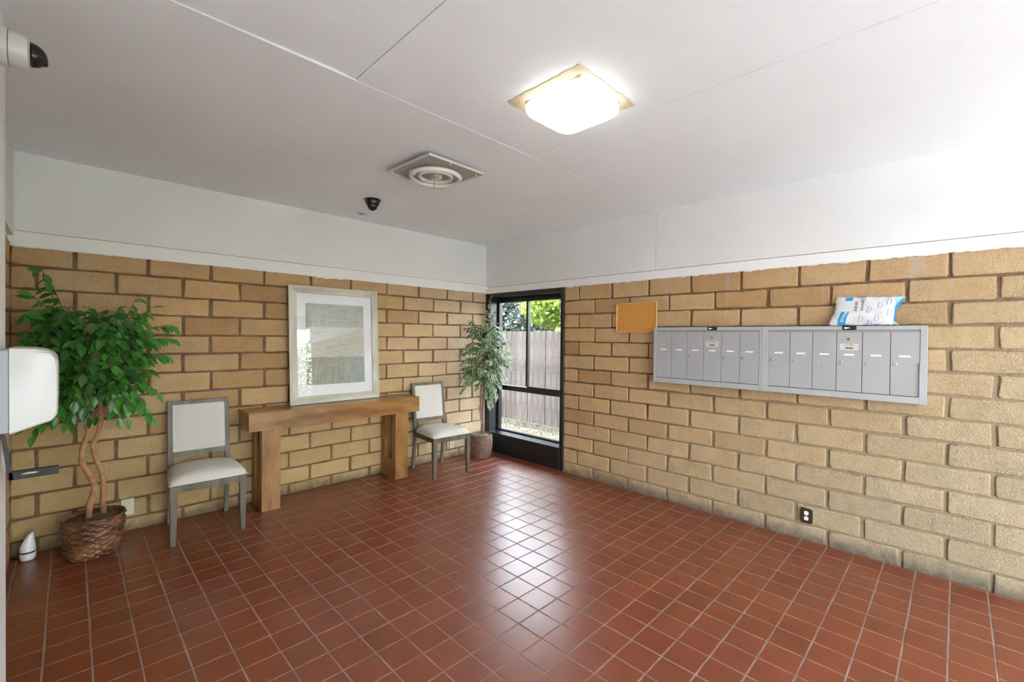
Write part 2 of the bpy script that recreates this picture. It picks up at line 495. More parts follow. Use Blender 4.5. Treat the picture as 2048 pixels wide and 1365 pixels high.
for vis, d, cx, cy, x0, x1, y0, y1 in cells:
    full = (x1 - x0 > S*0.98) and (y1 - y0 > S*0.98)
    if vis and n_t < 300 and full:
        o = link('tile', TILES[rnd.randrange(4)], floor)
        o.location = (cx + rnd.uniform(-.0008,.0008), cy + rnd.uniform(-.0008,.0008), rnd.uniform(-.0003, .0005))
        o.rotation_euler = (rnd.gauss(0, .0018), rnd.gauss(0, .0018), rnd.gauss(0, .003))
        o.color = tile_col(rnd)
        n_t += 1
    else:
        g = 0.0034
        a, b_, z = rnd.gauss(0, .0002), rnd.gauss(0, .0002), rnd.uniform(-.0002, .0004)
        xs = (x0 + g, x1 - (g if x1 < -.001 else 0)); ys = (y0 + g, y1 - (g if y1 < -.001 else 0))
        V = []
        for zz, q in ((-0.010, 0), (-0.0012, 0), (0.0, .0016)):
            V += [(xs[0]+q, ys[0]+q, zz+z-a), (xs[1]-q, ys[0]+q, zz+z+b_), (xs[1]-q, ys[1]-q, zz+z+a), (xs[0]+q, ys[1]-q, zz+z-b_)]
        F = [(8,9,10,11)]
        for s0 in (0, 4):
            for k in range(4): F.append((s0+k, s0+(k+1)%4, s0+4+(k+1)%4, s0+4+k))
        rest.add(V, F)
o = rest.build('tile_field', M_TILE, floor); o.color = (0.20, 0.045, 0.0165, 1); o['kind'] = 'stuff'

# ================================================================== BRICK WALLS
def brick_mesh(L, H, r, deep=0.014, slump=1.0):
    """pillow-faced slump block, local u in [0,L], v in [0,H], w out 0..; back ring at w=-0.02"""
    def ringpts(inset, w_, rc):
        a, b = L - inset, H - inset
        x0, y0 = inset, inset
        pts = []
        cs = [((x0+rc, y0+rc), 180), ((a-rc, y0+rc), 270), ((a-rc, b-rc), 0), ((x0+rc, b-rc), 90)]
        for (cx, cy), st in cs:
            for da in (0, 45, 90):
                q = rad(st + da); pts.append((cx + rc*cos(q), cy + rc*sin(q), w_))
        # extra midpoints on the long edges so they can wander
        out = []
        for i in range(12):
            out.append(pts[i])
            if i in (2, 8):
                p, q = pts[i], pts[(i+1) % 12]
                for f in (.3, .68):
                    out.append((p[0]+(q[0]-p[0])*f, p[1]+(q[1]-p[1])*f, w_))
        return out
    rings = [ringpts(0.0, -deep, 0.006), ringpts(0.001, -0.006, 0.009), ringpts(0.0035, -0.0018, 0.011), ringpts(0.008, 0.0, 0.012)]
    n = len(rings[0])
    jit = [(r.gauss(0, .0022), r.gauss(0, .0020 * slump), 0) for _ in range(n)]
    V = []
    for k, rg in enumerate(rings):
        for p, j in zip(rg, jit): V.append((p[0]+j[0], p[1]+j[1], p[2]))
    F = []
    for k in range(3):
        for i in range(n): F.append((k*n+i, k*n+(i+1)%n, (k+1)*n+(i+1)%n, (k+1)*n+i))
    F.append(tuple(3*n+i for i in range(n)))
    return V, F

def brick_col(r, wall, pos, z):
    a = Vector((0.62, 0.385, 0.180)); b = Vector((0.56, 0.380, 0.185)); c = Vector((0.61, 0.415, 0.255)); d = Vector((0.46, 0.275, 0.125))
    q = r.random()
    col = a.lerp(b, r.random()).lerp(c, 0.5 * r.random())
    if q < 0.12: col = col.lerp(d, 0.8)
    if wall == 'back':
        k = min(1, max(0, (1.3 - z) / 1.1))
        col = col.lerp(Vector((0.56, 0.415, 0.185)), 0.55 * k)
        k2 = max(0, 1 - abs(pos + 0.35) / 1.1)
        col = col.lerp(Vector((0.68, 0.54, 0.40)), 0.65 * k2)  # pale window daylight by the corner painted into the brick colour
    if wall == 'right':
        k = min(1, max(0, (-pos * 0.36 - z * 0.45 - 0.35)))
        col = col.lerp(Vector((0.385, 0.325, 0.215)), 0.9 * k)  # coated blocks greyer; also darkened to offset the strong entrance light
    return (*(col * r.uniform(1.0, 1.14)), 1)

def brick_wall(name, core, beds, top, heads_odd, heads_even, lo, hi, T, wall, parent_loc=None):
    """beds: bed joint heights from the top; heads: vertical joint positions; T(u,v,w)->world"""
    m = MB(); m.box(*core)
    par = m.build(name, M_MORTAR); tag(par, kind='structure')
    zs = [top] + beds + [-0.03]
    r = random.Random(hash(name) % 1000 if False else len(name) * 31)
    g = 0.0065
    for c in range(len(zs) - 1):
        z1, z0 = zs[c] - (g if c else 0.0), zs[c+1] + g
        hd = sorted(h for h in (heads_odd if c % 2 == 0 else heads_even) if lo + 0.03 < h < hi - 0.03)
        es = [lo] + hd + [hi]
        for k in range(len(es) - 1):
            a = es[k] + (g + 0.0015 if k else 0.0); b = es[k+1] - (g + 0.0015 if k < len(es) - 2 else 0.0)
            if z0 < 0: z0 = -0.02
            if k: a += r.uniform(-.002, .005)
            if k < len(es) - 2: b -= r.uniform(-.002, .005)
            zk0, zk1 = z0, z1
            z0 += r.uniform(-.0015, .0025) * (z0 > 0); z1 -= r.uniform(-.0015, .0025) * (c > 0)
            V, F = brick_mesh(b - a, z1 - z0, r)
            push = r.uniform(-0.003, 0.003)
            mm = MB(); cu, cv = (a + b) / 2, (z0 + z1) / 2
            org = Vector(T(cu, cv, 0))
            mm.add([Vector(T(a + p[0], z0 + p[1], p[2] + push)) - org for p in V], F)
            o = mm.build('brick', M_BRICK, par, smooth=True)
            for pl in o.data.polygons:
                if len(pl.vertices) > 4: pl.use_smooth = False
            o.location = org
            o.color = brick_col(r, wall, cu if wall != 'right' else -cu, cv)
            z0, z1 = zk0, zk1
    return par

PB = 0.4070
beds_b = [1.942, 1.787, 1.638, 1.483, 1.333, 1.183, 1.023, .864, .705, .548, .392, .238, .090]
odd_b = [-.222 - PB * k for k in range(11)]
even_b = [-.426 - .4050 * k for k in range(11)]
brick_wall('wall_back', ((-4.35, 0.0125, -0.1), (0.12, 0.15, 2.10)), beds_b, 2.075, odd_b, even_b, -4.19, 0.0,
           lambda u, v, w_: (u, -w_, v), 'back')
beds_r = [1.903, 1.753, 1.603, 1.453, 1.307, 1.158, 1.010, .866, .711, .565, .415, .267, .115]
PR = 0.4093
odd_r = [1.517 + PR * k for k in range(12)]
even_r = [1.722 + PR * k for k in range(12)]
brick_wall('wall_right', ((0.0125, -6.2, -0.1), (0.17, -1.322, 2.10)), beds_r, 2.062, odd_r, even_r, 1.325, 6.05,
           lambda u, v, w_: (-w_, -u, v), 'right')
# left wall: u runs toward the camera... heads offset so the bond turns the corner
odd_l = [.205 + PB * k for k in range(5)]
even_l = [.409 + PB * k for k in range(5)]
brick_wall('wall_left', ((-4.35, -1.765, -0.1), (-4.2025, 0.0125, 2.13)), beds_b, 2.10, odd_l, even_l, 0.0, 1.765,
           lambda u, v, w_: (-4.19 + w_, -u, v), 'left')
# painted pier that carries the dispenser, and the rest of the unseen shell
m = MB(); m.box((-4.30, -6.2, -0.1), (-4.09, -1.765, 2.72)); tag(m.build('wall_left_pier', M_WHITE), kind='structure')
m = MB(); m.box((-4.30, -6.30, 2.42), (0.17, -6.18, 2.72)); tag(m.build('wall_front', M_WHITE), kind='structure')

# ================================================================== BEAMS, CEILING
def trim(name, parts, mat_list):
    par = None
    for k, (a, b) in enumerate(parts):
        m = MB(); m.rbox(a, b, 0.0025, 1)
        if par is None: par = m.build(name, mat_list[k]); tag(par, kind='structure')
        else: m.build('band', mat_list[k], par)
trim('trim_1', [((-4.3, -0.004, 2.1745), (0.16, 0.12, 2.71)), ((-4.21, -0.010, 2.070), (0.0, 0.12, 2.171))], [M_BEAM, M_BAND])
trim('trim_2', [((-0.004, -2.403, 2.143), (0.165, 0.0, 2.71)), ((-0.012, -6.2, 2.060), (0.165, -0.004, 2.1385)), ((-0.004, -6.2, 2.143), (0.165, -2.4055, 2.71))], [M_BEAM, M_BAND, M_BEAM])
# paint lapped raggedly over the top of the blocks
def ragged(par, T, u0, u1, zt, amp, seed, step=.02):
    r = random.Random(seed); m = MB(); n = int((u1 - u0) / step); v = 0; top = []; bot = []
    for k in range(n + 1):
        v = .6 * v + r.uniform(-amp, amp)
        u = u0 + (u1 - u0) * k / n
        top.append((u, zt + .004)); bot.append((u, zt - .003 - abs(v)))
    V = [T(u, z, w_) for w_ in (.0045, .006) for u, z in top + bot]; K = 2 * (n + 1); F = []
    for k in range(n):
        F += [(K+k, K+k+1, K+n+1+k+1, K+n+1+k), (n+1+k, n+2+k, K+n+2+k, K+n+1+k)]
    m.add(V, F); m.build('paint_edge', M_BAND, par)
bpy_t1 = bpy.data.objects['trim_1']; bpy_t2 = bpy.data.objects['trim_2']
ragged(bpy_t1, lambda u, v, w_: (u, -w_, v), -4.18, -0.02, 2.072, .0035, 4)
ragged(bpy_t1, lambda u, v, w_: (u, -w_ - .0006, v), -2.21, -1.95, 2.066, .012, 8)
ragged(bpy_t2, lambda u, v, w_: (-w_, -u, v), 1.33, 6.1, 2.062, .007, 5)
trim('trim_3', [((-4.3, -1.768, 2.135), (-4.172, -0.012, 2.71)), ((-4.3, -1.768, 2.105), (-4.198, -0.012, 2.138))], [M_BEAM, M_WHITE])
m = MB(); m.box((-7.4, -8.8, 2.725), (0.85, 0.7, 2.95)); ceil = m.build('ceiling', M_CEIL); tag(ceil, kind='structure')  # unseen overhang past the room stretched outward to shade the near paving
g = 0.0018
def panel(pts):   # pts: bottom corners (x,y,z) counter-clockwise
    mm = MB()
    V = [p for p in pts] + [(p[0], p[1], 2.7255) for p in pts]
    mm.add(V, [(0,1,2,3),(4,5,6,7),(0,1,5,4),(1,2,6,5),(2,3,7,6),(3,0,4,7)])
    mm.build('panel', M_CEIL, ceil)
Z = 2.697
panel([(-4.18, -2.410+g, Z), (0, -2.410+g, Z), (0, 0, Z), (-4.18, 0, Z)])
panel([(-2.962+g, -6.2, Z+.001), (-1.750-g, -6.2, Z+.001), (-1.750-g, -2.410-g, Z+.0012), (-2.962+g, -2.410-g, Z+.0012)])
panel([(-1.750+g, -6.2, Z), (0, -6.2, Z), (0, -2.410-g, Z+.0008), (-1.750+g, -2.410-g, Z+.0008)])
panel([(-4.10, -6.2, Z), (-3.05, -6.2, Z+.001), (-3.05, -2.410-g, Z+.011), (-4.10, -2.410-g, Z-.001)])
panel([(-3.05, -6.2, Z+.001), (-2.962-g, -6.2, Z+.001), (-2.962-g, -2.410-g, Z+.003), (-3.05, -2.410-g, Z+.011)])

# ================================================================== WINDOW
win = holder('window_1'); win.location = (0, -0.66, 0)
def wbox(name, a, b, mat=M_BLACK, bev=0.003, parent=win):
    m = MB()
    a = (a[0], a[1] + .66, a[2]); b = (b[0], b[1] + .66, b[2])
    if bev: m.rbox(a, b, bev, 1)
    else: m.box(a, b)
    return m.build(name, mat, parent)
# casing against the room
wbox('casing', (-0.006, -0.095, 0.0), (0.10, -0.004, 2.058))
wbox('casing', (-0.006, -1.322, 0.0), (0.10, -1.270, 2.058))
wbox('head_casing', (-0.006, -1.270, 2.010), (0.10, -0.095, 2.058))
wbox('apron_panel', (-0.006, -1.270, 0.0), (0.10, -0.095, 0.243))
wbox('sill', (-0.004, -1.270, 0.2435), (0.20, -0.060, 0.2495))
# reveals
wbox('jamb', (0.10, -0.055, 0.2), (0.24, -0.004, 2.058))
wbox('jamb', (0.10, -1.322, 0.2), (0.24, -1.275, 2.058))
wbox('head', (0.10, -1.275, 2.015), (0.24, -0.055, 2.058))
# fixed frame behind
wbox('stile', (0.165, -0.088, 0.25), (0.225, -0.0555, 2.0145))
wbox('stile', (0.165, -1.274, 0.25), (0.225, -1.240, 2.0145))
wbox('bottom_rail', (0.165, -1.239, 0.25), (0.225, -0.089, 0.268))
wbox('transom', (0.165, -1.239, 0.795), (0.225, -0.089, 0.858))
wbox('top_rail', (0.165, -1.239, 1.950), (0.225, -0.089, 2.0145))
wbox('sash_rail', (0.150, -1.239, 0.858), (0.172, -0.62, 0.878))
wbox('meeting_stile', (0.150, -0.628, 0.878), (0.185, -0.592, 1.950))
wbox('meeting_stile', (0.188, -0.606, 0.858), (0.215, -0.576, 1.950))
wbox('pane', (0.193, -1.239, 0.268), (0.197, -0.089, 0.795), M_GLASS, 0)
wbox('pane', (0.200, -0.576, 0.858), (0.204, -0.089, 1.950), M_GLASS, 0)
wbox('pane', (0.160, -1.239, 0.878), (0.164, -0.628, 1.950), M_GLASS, 0)
# outer wall around the opening and soffit
m = MB(); m.box((0.0, -0.004, -0.1), (0.24, 0.15, 2.06)); tag(m.build('wall_corner', M_WHITE), kind='structure')
m = MB(); m.box((0.165, -6.2, 2.058), (0.24, 0.16, 2.72)); tag(m.build('wall_outer_head', M_WHITE), kind='structure')
m = MB(); m.box((0.012, -1.322, -0.3), (0.24, -0.004, 0.20)); tag(m.build('wall_outer_foot', M_WHITE), kind='structure')

# old plugs left in the mailbox wall
for y, z in ((-2.615, .470), (-2.617, .502), (-3.307, .728)):
    m = MB(); m.lathe([(.010, -.004), (.009, .002), (.005, .004)], 10, lambda a, b, c_: (-c_, y + a * .7, z + b)); m.build('wall_plug', plain('plaster_plug', (.50, .46, .38), .9), bpy.data.objects['wall_right'])

# ================================================================== CEILING LIGHTS
def ceil_fixture():
    p = MB(); r = random.Random(3)
    pts = []
    x0, x1, y0, y1 = -2.335, -1.860, -3.238, -2.785
    n = 14
    for (a, b) in (((x0,y0),(x1,y0)), ((x1,y0),(x1,y1)), ((x1,y1),(x0,y1)), ((x0,y1),(x0,y0))):
        for k in range(n):
            f = k / n
            pts.append((a[0]+(b[0]-a[0])*f + r.uniform(-.004,.004), a[1]+(b[1]-a[1])*f + r.uniform(-.004,.004)))
    p.prism(pts, 2.6945, 2.699)
    p.build('bare_patch', M_TAN, ceil)
ceil_fixture()
t = thing('ceiling_light', 'lit square ceiling light with glowing white lens on a bare tan patch', 'ceiling light', (-2.105, -3.025, 2.695))
m = MB(); m.rbox((-.17, -.17, -.018), (.17, .17, 0), .006, 2); m.build('backplate', M_WPLAST, t)
def squircle(h, r, n=48, p=5.0):
    out = []
    for k in range(n):
        a = 2*pi*k/n
        c, s_ = cos(a), sin(a)
        q = (abs(c)**p + abs(s_)**p) ** (-1/p)
        out.append((h*q*c, h*q*s_))
    return out
m = MB()
V = []; F = []
prof = [(.182, -.012), (.188, -.022), (.188, -.045), (.180, -.060), (.160, -.070), (.10, -.074), (.03, -.076)]
n = 48
for h, z in prof:
    V += [(x, y, z) for x, y in squircle(h, 0, n, 6.0 if h > .15 else 3)]
for i in range(len(prof)-1):
    for k in range(n): F.append((i*n+k, i*n+(k+1)%n, (i+1)*n+(k+1)%n, (i+1)*n+k))
F.append(tuple((len(prof)-1)*n+k for k in range(n)))
F.append(tuple(range(n)))
m.add(V, F)
lens = bpy.data.materials.new('lit_lens'); lens.use_nodes = True
lb = lens.node_tree.nodes['Principled BSDF']
lb.inputs['Base Color'].default_value = (.9, .9, .88, 1)
lb.inputs['Emission Color'].default_value = (1.0, 0.97, 0.90, 1)
lb.inputs['Emission Strength'].default_value = 1.7
o = m.build('lens', lens, t, smooth=50); o['label'] = 'glowing white lens'
m = MB(); m.tube([(.165, -.075, -.012), (.165, -.075, -.028), (.17, -.078, -.036)], [.003, .0025, .001], 6)
m.build('clip', M_STEEL, t)

t = thing('ceiling_light', 'unlit open ceiling fixture with circular tubes on a square plate', 'ceiling light', (-2.06, -1.775, 2.68), rad(3))
m = MB(); 
# thin tray, tipped: its left edge hangs away from the ceiling
def tip(x, y, z): return (x, y, z + .008 * (x - .24) / .48 * 1.0 + .002)
m.prism([(-.24,-.24),(.24,-.24),(.24,.24),(-.24,.24)], -.006, -.002, tip)
m.build('plate', plain('aged_plate', (.40, .375, .34), .45, var=.1, vscale=6), t)
m = MB(); m.box((-.24,-.243,-.020), (.24,-.238,-.003), tip); m.build('rim', M_WPLAST, t)
m = MB(); m.box((-.243,-.24,-.020), (-.238,.24,-.003), tip); m.build('rim', M_WPLAST, t)
m = MB(); m.box((-.24,.238,-.020), (.24,.243,-.003), tip); m.build('rim', M_WPLAST, t)
m = MB(); m.box((.238,-.24,-.020), (.243,.24,-.003), tip); m.build('rim', M_WPLAST, t)
M_TUBE = plain('fluorescent_tube', (.78, .77, .74), .2)
m = MB(); m.ring((0, 0, -.048), .172, .0155, 48, 10); m.build('circular_tube', M_TUBE, t, smooth=True)
m = MB(); m.ring((.0, .0, -.042), .112, .013, 40, 10); m.build('circular_tube', M_TUBE, t, smooth=True)
m = MB(); m.lathe([(.060, -.004), (.056, -.022), (.040, -.030)], 28); m.build('ballast_cover', plain('beige_cover', (.50, .43, .38), .5), t, smooth=40)
m = MB(); m.rbox((-.028, -.03, -.058), (.035, .03, -.030), .006, 2); m.build('socket_block', plain('cream_socket', (.66, .64, .50), .4), t)
m = MB(); m.rbox((-.185, .02, -.066), (-.155, .06, -.032), .005, 2); m.build('tube_socket', M_WPLAST, t)
m = MB(); m.tube([(-.17, .04, -.062), (-.12, .10, -.075), (-.05, .09, -.08), (-.01, .03, -.06)], .003, 6); m.build('wire', M_WPLAST, t, smooth=True)
m = MB(); m.tube([(-.01, -.17, -.04), (-.03, -.08, -.03), (-.02, -.05, -.06), (-.03, .0, -.06)], .0035, 6); m.build('wire', M_WPLAST, t, smooth=True)
m = MB(); m.tube([(.0, .02, -.055), (.003, .021, -.09), (-.002, .02, -.115), (.006, .03, -.125)], .0028, 6); m.build('pull_chain', M_GPLAST, t)
for (x, y) in ((-.215, .215), (-.215+.17, -.215), (.2, .205), (.2, -.205)):
    m = MB(); m.tube([(x, y, -.006), (x, y, -.030)], .005, 8); m.build('thumb_screw', M_WPLAST, t)

# ================================================================== CAMERAS, DETECTOR
t = thing('dome_camera', 'small black dome camera hanging from ceiling above the console table', 'camera', (-2.017, -.757, 2.697))
m = MB(); m.lathe([(.074, 0), (.076, -.004), (.060, -.010)], 32); m.build('flange', M_BLACKP, t, smooth=40)
m = MB(); m.lathe([(.060, -.010), (.059, -.035), (.050, -.046)], 32); m.build('housing', M_BLACKP, t, smooth=40)
m = MB(); m.lathe([(.046*cos(q), -.046 - .050*sin(q)) for q in [i*pi/2/8*0.97 for i in range(9)]], 32); m.build('dome', M_DOME, t, smooth=True)
t = thing('smoke_detector_base', 'flat round white detector base on ceiling near back wall', 'detector', (-1.906, -.323, 2.697))
m = MB(); m.lathe([(.050, 0), (.050, -.012), (.044, -.018)], 32); m.build('ring', M_WPLAST, t, smooth=40)
m = MB(); m.lathe([(.030, -.018), (.027, -.024)], 24); m.build('terminal_plate', M_GPLAST, t)

t = thing('security_camera', 'white cylindrical security camera with dark dome high on left pier', 'camera', (-4.09, -2.03, 2.508))
TX = lambda x, y, z: (z, x, y)    # lathe axis z -> +x
m = MB(); m.lathe([(.064, 0), (.064, .024), (.062, .026)], 40, TX); m.build('mount', M_WPLAST, t, smooth=40)
m = MB(); m.lathe([(.062, .028), (.062, .062), (.057, .074), (.046, .079)], 40, TX); m.build('housing', M_WPLAST, t, smooth=40)
m = MB(); m.lathe([(.041*cos(q)+.001, .079 + .044*sin(q)) for q in [i*pi/2/8*0.97 for i in range(9)]], 32, TX); m.build('dome', M_DOME, t, smooth=True)
m = MB(); m.lathe([(.018, 0), (.016, .02), (.008, .024)], 20, lambda x, y, z: (.100 + z, x, y - .012)); m.build('eyeball', M_BLACKP, t, smooth=True)

# ================================================================== TOWEL DISPENSER + BRACKET
t = thing('towel_dispenser', 'large white paper towel dispenser with grey back on left pier', 'dispenser', (-4.09, -1.925, 1.133))
m = MB(); m.rbox((0, -.120, .006), (.028, .120, .303), .004, 2); m.build('back_housing', M_GPLAST, t)
# white cover: profile in x/z swept along y, rounded front corners
prof = [(.028, .000), (.110, .030), (.128, .036), (.138, .044), (.1475, .062), (.149, .12), (.149, .25), (.146, .272), (.136, .290), (.118, .302), (.085, .309), (.028, .311)]
V = []; F = []
ys = [(-.125, 0.008), (-.121, 0.002), (-.110, 0), (.110, 0), (.121, .002), (.125, .008)]
for y, ins in ys:
    for x, z in prof:
        cx, cz = .06, .155
        k = 1 - ins / .15
        V.append((cx + (x - cx) * k if x > .03 else x, y, cz + (z - cz) * k))
n = len(prof)
for i in range(len(ys) - 1):
    for k in range(n): F.append((i*n+k, i*n+(k+1)%n, (i+1)*n+(k+1)%n, (i+1)*n+k))
F.append(tuple(range(n))); F.append(tuple((len(ys)-1)*n+k for k in range(n)))
m = MB(); m.add(V, F); m.build('cover', M_WPLAST, t, smooth=35)
m = MB(); m.tube([(.10, -.1255, .296), (.13, -.1255, .292), (.1415, -.1255, .275), (.1435, -.1255, .25)], .0012, 6); m.build('seam', M_GPLAST, t)

t = thing('black_bracket', 'black bent metal bracket arm sticking out below the towel dispenser', 'bracket', (-4.09, -1.955, .955))
m = MB()
a0 = (.0, 0); 
m.add([(0.000, -.012, .175), (.010, -.012, .175), (.033, -.012, .0), (.020, -.012, .0), (0.000, .012, .175), (.010, .012, .175), (.033, .012, .0), (.020, .012, .0)],
      [(0,1,2,3),(4,5,6,7),(0,1,5,4),(1,2,6,5),(2,3,7,6),(3,0,4,7)])
m.build('upright_arm', M_BLACKP, t)
m = MB(); m.rbox((.020, -.012, -.002), (.150, .006, .029), .0015, 1); 
o = m.build('crossbar', plain('scuffed_black', (.012, .012, .012), .6, var=.6, vscale=50), t)
m = MB(); r = random.Random(2)
m.prism([(.075 + .026*cos(a)*r.uniform(.6, 1), .0165 + .0045*sin(a)*r.uniform(.6, 1)) for a in [i*pi/7 for i in range(14)]], .0122, .0127, lambda x, y, z: (x, -z, y))
m.build('worn_spot', plain('worn_paint', (.45, .42, .30), .6), t)

# ================================================================== WHITE CERAMIC PIECE
t = thing('ceramic_warmer', 'small glossy white teardrop ceramic with dark slot on corner floor', 'ornament', (-4.105, -.13, 0))
def ppr(zs_, f): return [(f(z), z) for z in zs_]
m = MB(); m.lathe([(.022, .0), (.033, .006), (.0385, .022), (.039, .040), (.038, .050)], 36); m.build('base', M_CERAMIC, t, smooth=50)
m = MB(); m.lathe([(.034, .050), (.034, .062)], 30); m.build('slot', plain('dark_slot', (.03, .012, .012), .5), t)
def sl(x, y, z):    # slanted open top
    k = max(0, (z - .11) / .07)
    return (x + .010*k, y, z + x * 0.9 * k)
m = MB(); m.lathe([(.038, .062), (.039, .072), (.036, .10), (.029, .13), (.022, .155), (.019, .170), (.016, .170), (.018, .155), (.02, .14)], 36, sl); m.build('upper_shell', M_CERAMIC, t, smooth=60)
m = MB(); m.tube([(-.035, .03, .004), (-.055, .05, .003), (-.07, .09, .003)], .003, 6); m.build('cord', M_BLACKP, t)

# ================================================================== CHAIRS
def sweep_rect(m, pts, T=None):
    """pts: list of (x,y,z,wx,wy)"""
    V = []; F = []
    for x, y, z, a, b in pts:
        V += [(x-a/2, y-b/2, z), (x+a/2, y-b/2, z), (x+a/2, y+b/2, z), (x-a/2, y+b/2, z)]
    for i in range(len(pts) - 1):
        for k in range(4): F.append((i*4+k, i*4+(k+1)%4, (i+1)*4+(k+1)%4, (i+1)*4+k))
    F.append((3,2,1,0)); q = (len(pts)-1)*4; F.append((q,q+1,q+2,q+3))
    m.add(V, F, T)
def bev(o, w_=0.002):
    md = o.modifiers.new('bevel', 'BEVEL'); md.width = w_; md.segments = 2; md.limit_method = 'ANGLE'; md.angle_limit = rad(40)
def backy(z):      # y of the rear post centre line
    if z < .46: return .195 + .050 * ((.46 - z) / .46) ** 1.8
    return .195 + .062 * ((z - .46) / .50) ** 1.15
def make_chair(label, loc, rz):
    t = thing('dining_chair', label, 'chair', loc, rz, 'upholstered chairs by the back wall')
    for s_ in (-1, 1):
        m = MB(); sweep_rect(m, [(s_*.2155, -.248, 0, .030, .030), (s_*.2125, -.246, .20, .040, .040), (s_*.2125, -.246, .428, .045, .045)])
        o = m.build('leg', M_CHAIR, t); bev(o)
    for s_ in (-1, 1):
        m = MB(); zz = [0, .08, .16, .25, .34, .42, .48, .56, .66, .78, .88, .962]
        sweep_rect(m, [(s_*(.190 if z < .45 else .190), backy(z), z, .030 + .003*min(1, z/.3), .030 if z < .5 else .026) for z in zz])
        o = m.build('back_post', M_CHAIR, t, smooth=30); bev(o)
    m = MB(); m.box((-.190, -.262, .372), (.190, -.240, .428)); bev(m.build('front_apron', M_CHAIR, t), .0015)
    m = MB(); m.box((-.172, .186, .372), (.172, .205, .428)); bev(m.build('rear_apron', M_CHAIR, t), .0015)
    for s_ in (-1, 1):
        m = MB(); m.add([(s_*.222, -.223, .372), (s_*.202, -.223, .372), (s_*.182, .18, .372), (s_*.202, .18, .372),
                         (s_*.222, -.223, .428), (s_*.202, -.223, .428), (s_*.182, .18, .428), (s_*.202, .18, .428)],
                        [(0,1,2,3),(4,5,6,7),(0,1,5,4),(1,2,6,5),(2,3,7,6),(3,0,4,7)])
        m.build('side_apron', M_CHAIR, t)
    # seat cushion
    m = MB(); n = 20; V = []; F = []
    def hw(y): return .2455 + (.212 - .2455) * (y + .275) / .46
    for lay in (0, 1):
        for i in range(n + 1):
            for j in range(n + 1):
                u, v = -1 + 2*i/n, -1 + 2*j/n
                uu = (abs(u) ** .8) * (1 if u > 0 else -1); vv = (abs(v) ** .8) * (1 if v > 0 else -1)
                y = -.045 + .230 * vv
                x = hw(y) * uu
                # round plan corners
                k = (abs(uu) ** 9 + abs(vv) ** 9) ** (1/9) if (abs(uu) + abs(vv)) > 0 else 1
                kk = max(abs(uu), abs(vv)) / max(k, 1e-6)
                x *= kk; y = -.045 + (y + .045) * kk
                e = max(0, 1 - abs(uu) ** 4.5) ** .45 * max(0, 1 - abs(vv) ** 4.5) ** .45
                z = .430 + (.018 + .050 * e + .012 * (1 - uu*uu) * (1 - vv*vv)) if lay == 0 else .430
                V.append((x, y, z))
    W = n + 1
    for lay in (0, 1):
        o_ = lay * W * W
        for i in range(n):
            for j in range(n):
                f = (o_+i*W+j, o_+(i+1)*W+j, o_+(i+1)*W+j+1, o_+i*W+j+1)
                F.append(f if lay == 0 else f[::-1])
    edge = [i*W for i in range(W)] + [n*W+j for j in range(1, W)] + [i*W+n for i in range(n-1, -1, -1)] + [j for j in range(n-1, 0, -1)]
    for k in range(len(edge)):
        a, b = edge[k], edge[(k+1) % len(edge)]
        F.append((a, b, b + W*W, a + W*W))
    m.add(V, F); seat = m.build('seat', M_FABRIC, t, smooth=55)
    m = MB(); m.tube([(-.243, -.272, .432), (-.12, -.2765, .432), (.12, -.2765, .432), (.243, -.272, .432)], .0035, 6); m.build('piping', M_PIPING, seat)
    # back: rails and upholstered panel following the posts' lean
    def slab(name, x0, x1, z0, z1, th, mat, off=0, bulge=0, nseg=6):
        m = MB(); V = []; F = []; nx = 12
        for i in range(nseg + 1):
            z = z0 + (z1 - z0) * i / nseg
            for k in range(nx + 1):
                x = x0 + (x1 - x0) * k / nx
                u, v = 2*k/nx - 1, 2*i/nseg - 1
                e = max(0, (1 - abs(u)**6)) ** .5 * max(0, (1 - abs(v)**6)) ** .5
                V.append((x, backy(z) + off - th/2 - bulge*e, z))
        for i in range(nseg + 1):
            z = z0 + (z1 - z0) * i / nseg
            for k in range(nx + 1): V.append((x0 + (x1-x0)*k/nx, backy(z) + off + th/2, z))
        W_ = nx + 1; T_ = W_ * (nseg + 1)
        for i in range(nseg):
            for k in range(nx):
                F.append((i*W_+k, i*W_+k+1, (i+1)*W_+k+1, (i+1)*W_+k)); F.append((T_+i*W_+k, T_+(i+1)*W_+k, T_+(i+1)*W_+k+1, T_+i*W_+k+1))
            F.append((i*W_, (i+1)*W_, T_+(i+1)*W_, T_+i*W_)); F.append((i*W_+nx, T_+i*W_+nx, T_+(i+1)*W_+nx, (i+1)*W_+nx))
        for k in range(nx):
            F.append((k, T_+k, T_+k+1, k+1)); q = nseg*W_; F.append((q+k, q+k+1, T_+q+k+1, T_+q+k))
        m.add(V, F); return m.build(name, mat, t, smooth=50 if bulge else False)
    slab('top_rail', -.1735, .1735, .932, .960, .026, M_CHAIR, nseg=2)
    slab('lower_rail', -.1735, .1735, .530, .566, .026, M_CHAIR, nseg=2)
    bp_ = slab('back_panel', -.1725, .1725, .568, .930, .018, M_FABRIC, -.002, .010, 16)
    pts = []
    for x, z in ((-.171, .570), (-.171, .928), (.171, .928), (.171, .570), (-.171, .570)):
        pts.append((x, backy(z) - .0135, z))
    full = []
    for a, b in zip(pts[:-1], pts[1:]):
        for k in range(6):
            f = k/6; z = a[2] + (b[2]-a[2])*f
            full.append((a[0]+(b[0]-a[0])*f, backy(z) - .0135, z))
    full.append(pts[-1])
    m = MB(); m.tube(full, .0032, 6, cap=False); m.build('piping', M_PIPING, bp_)
    return t
make_chair('grey wooden side chair with cream seat between big ficus and console table', (-3.172, -.305, 0), rad(-2.2))
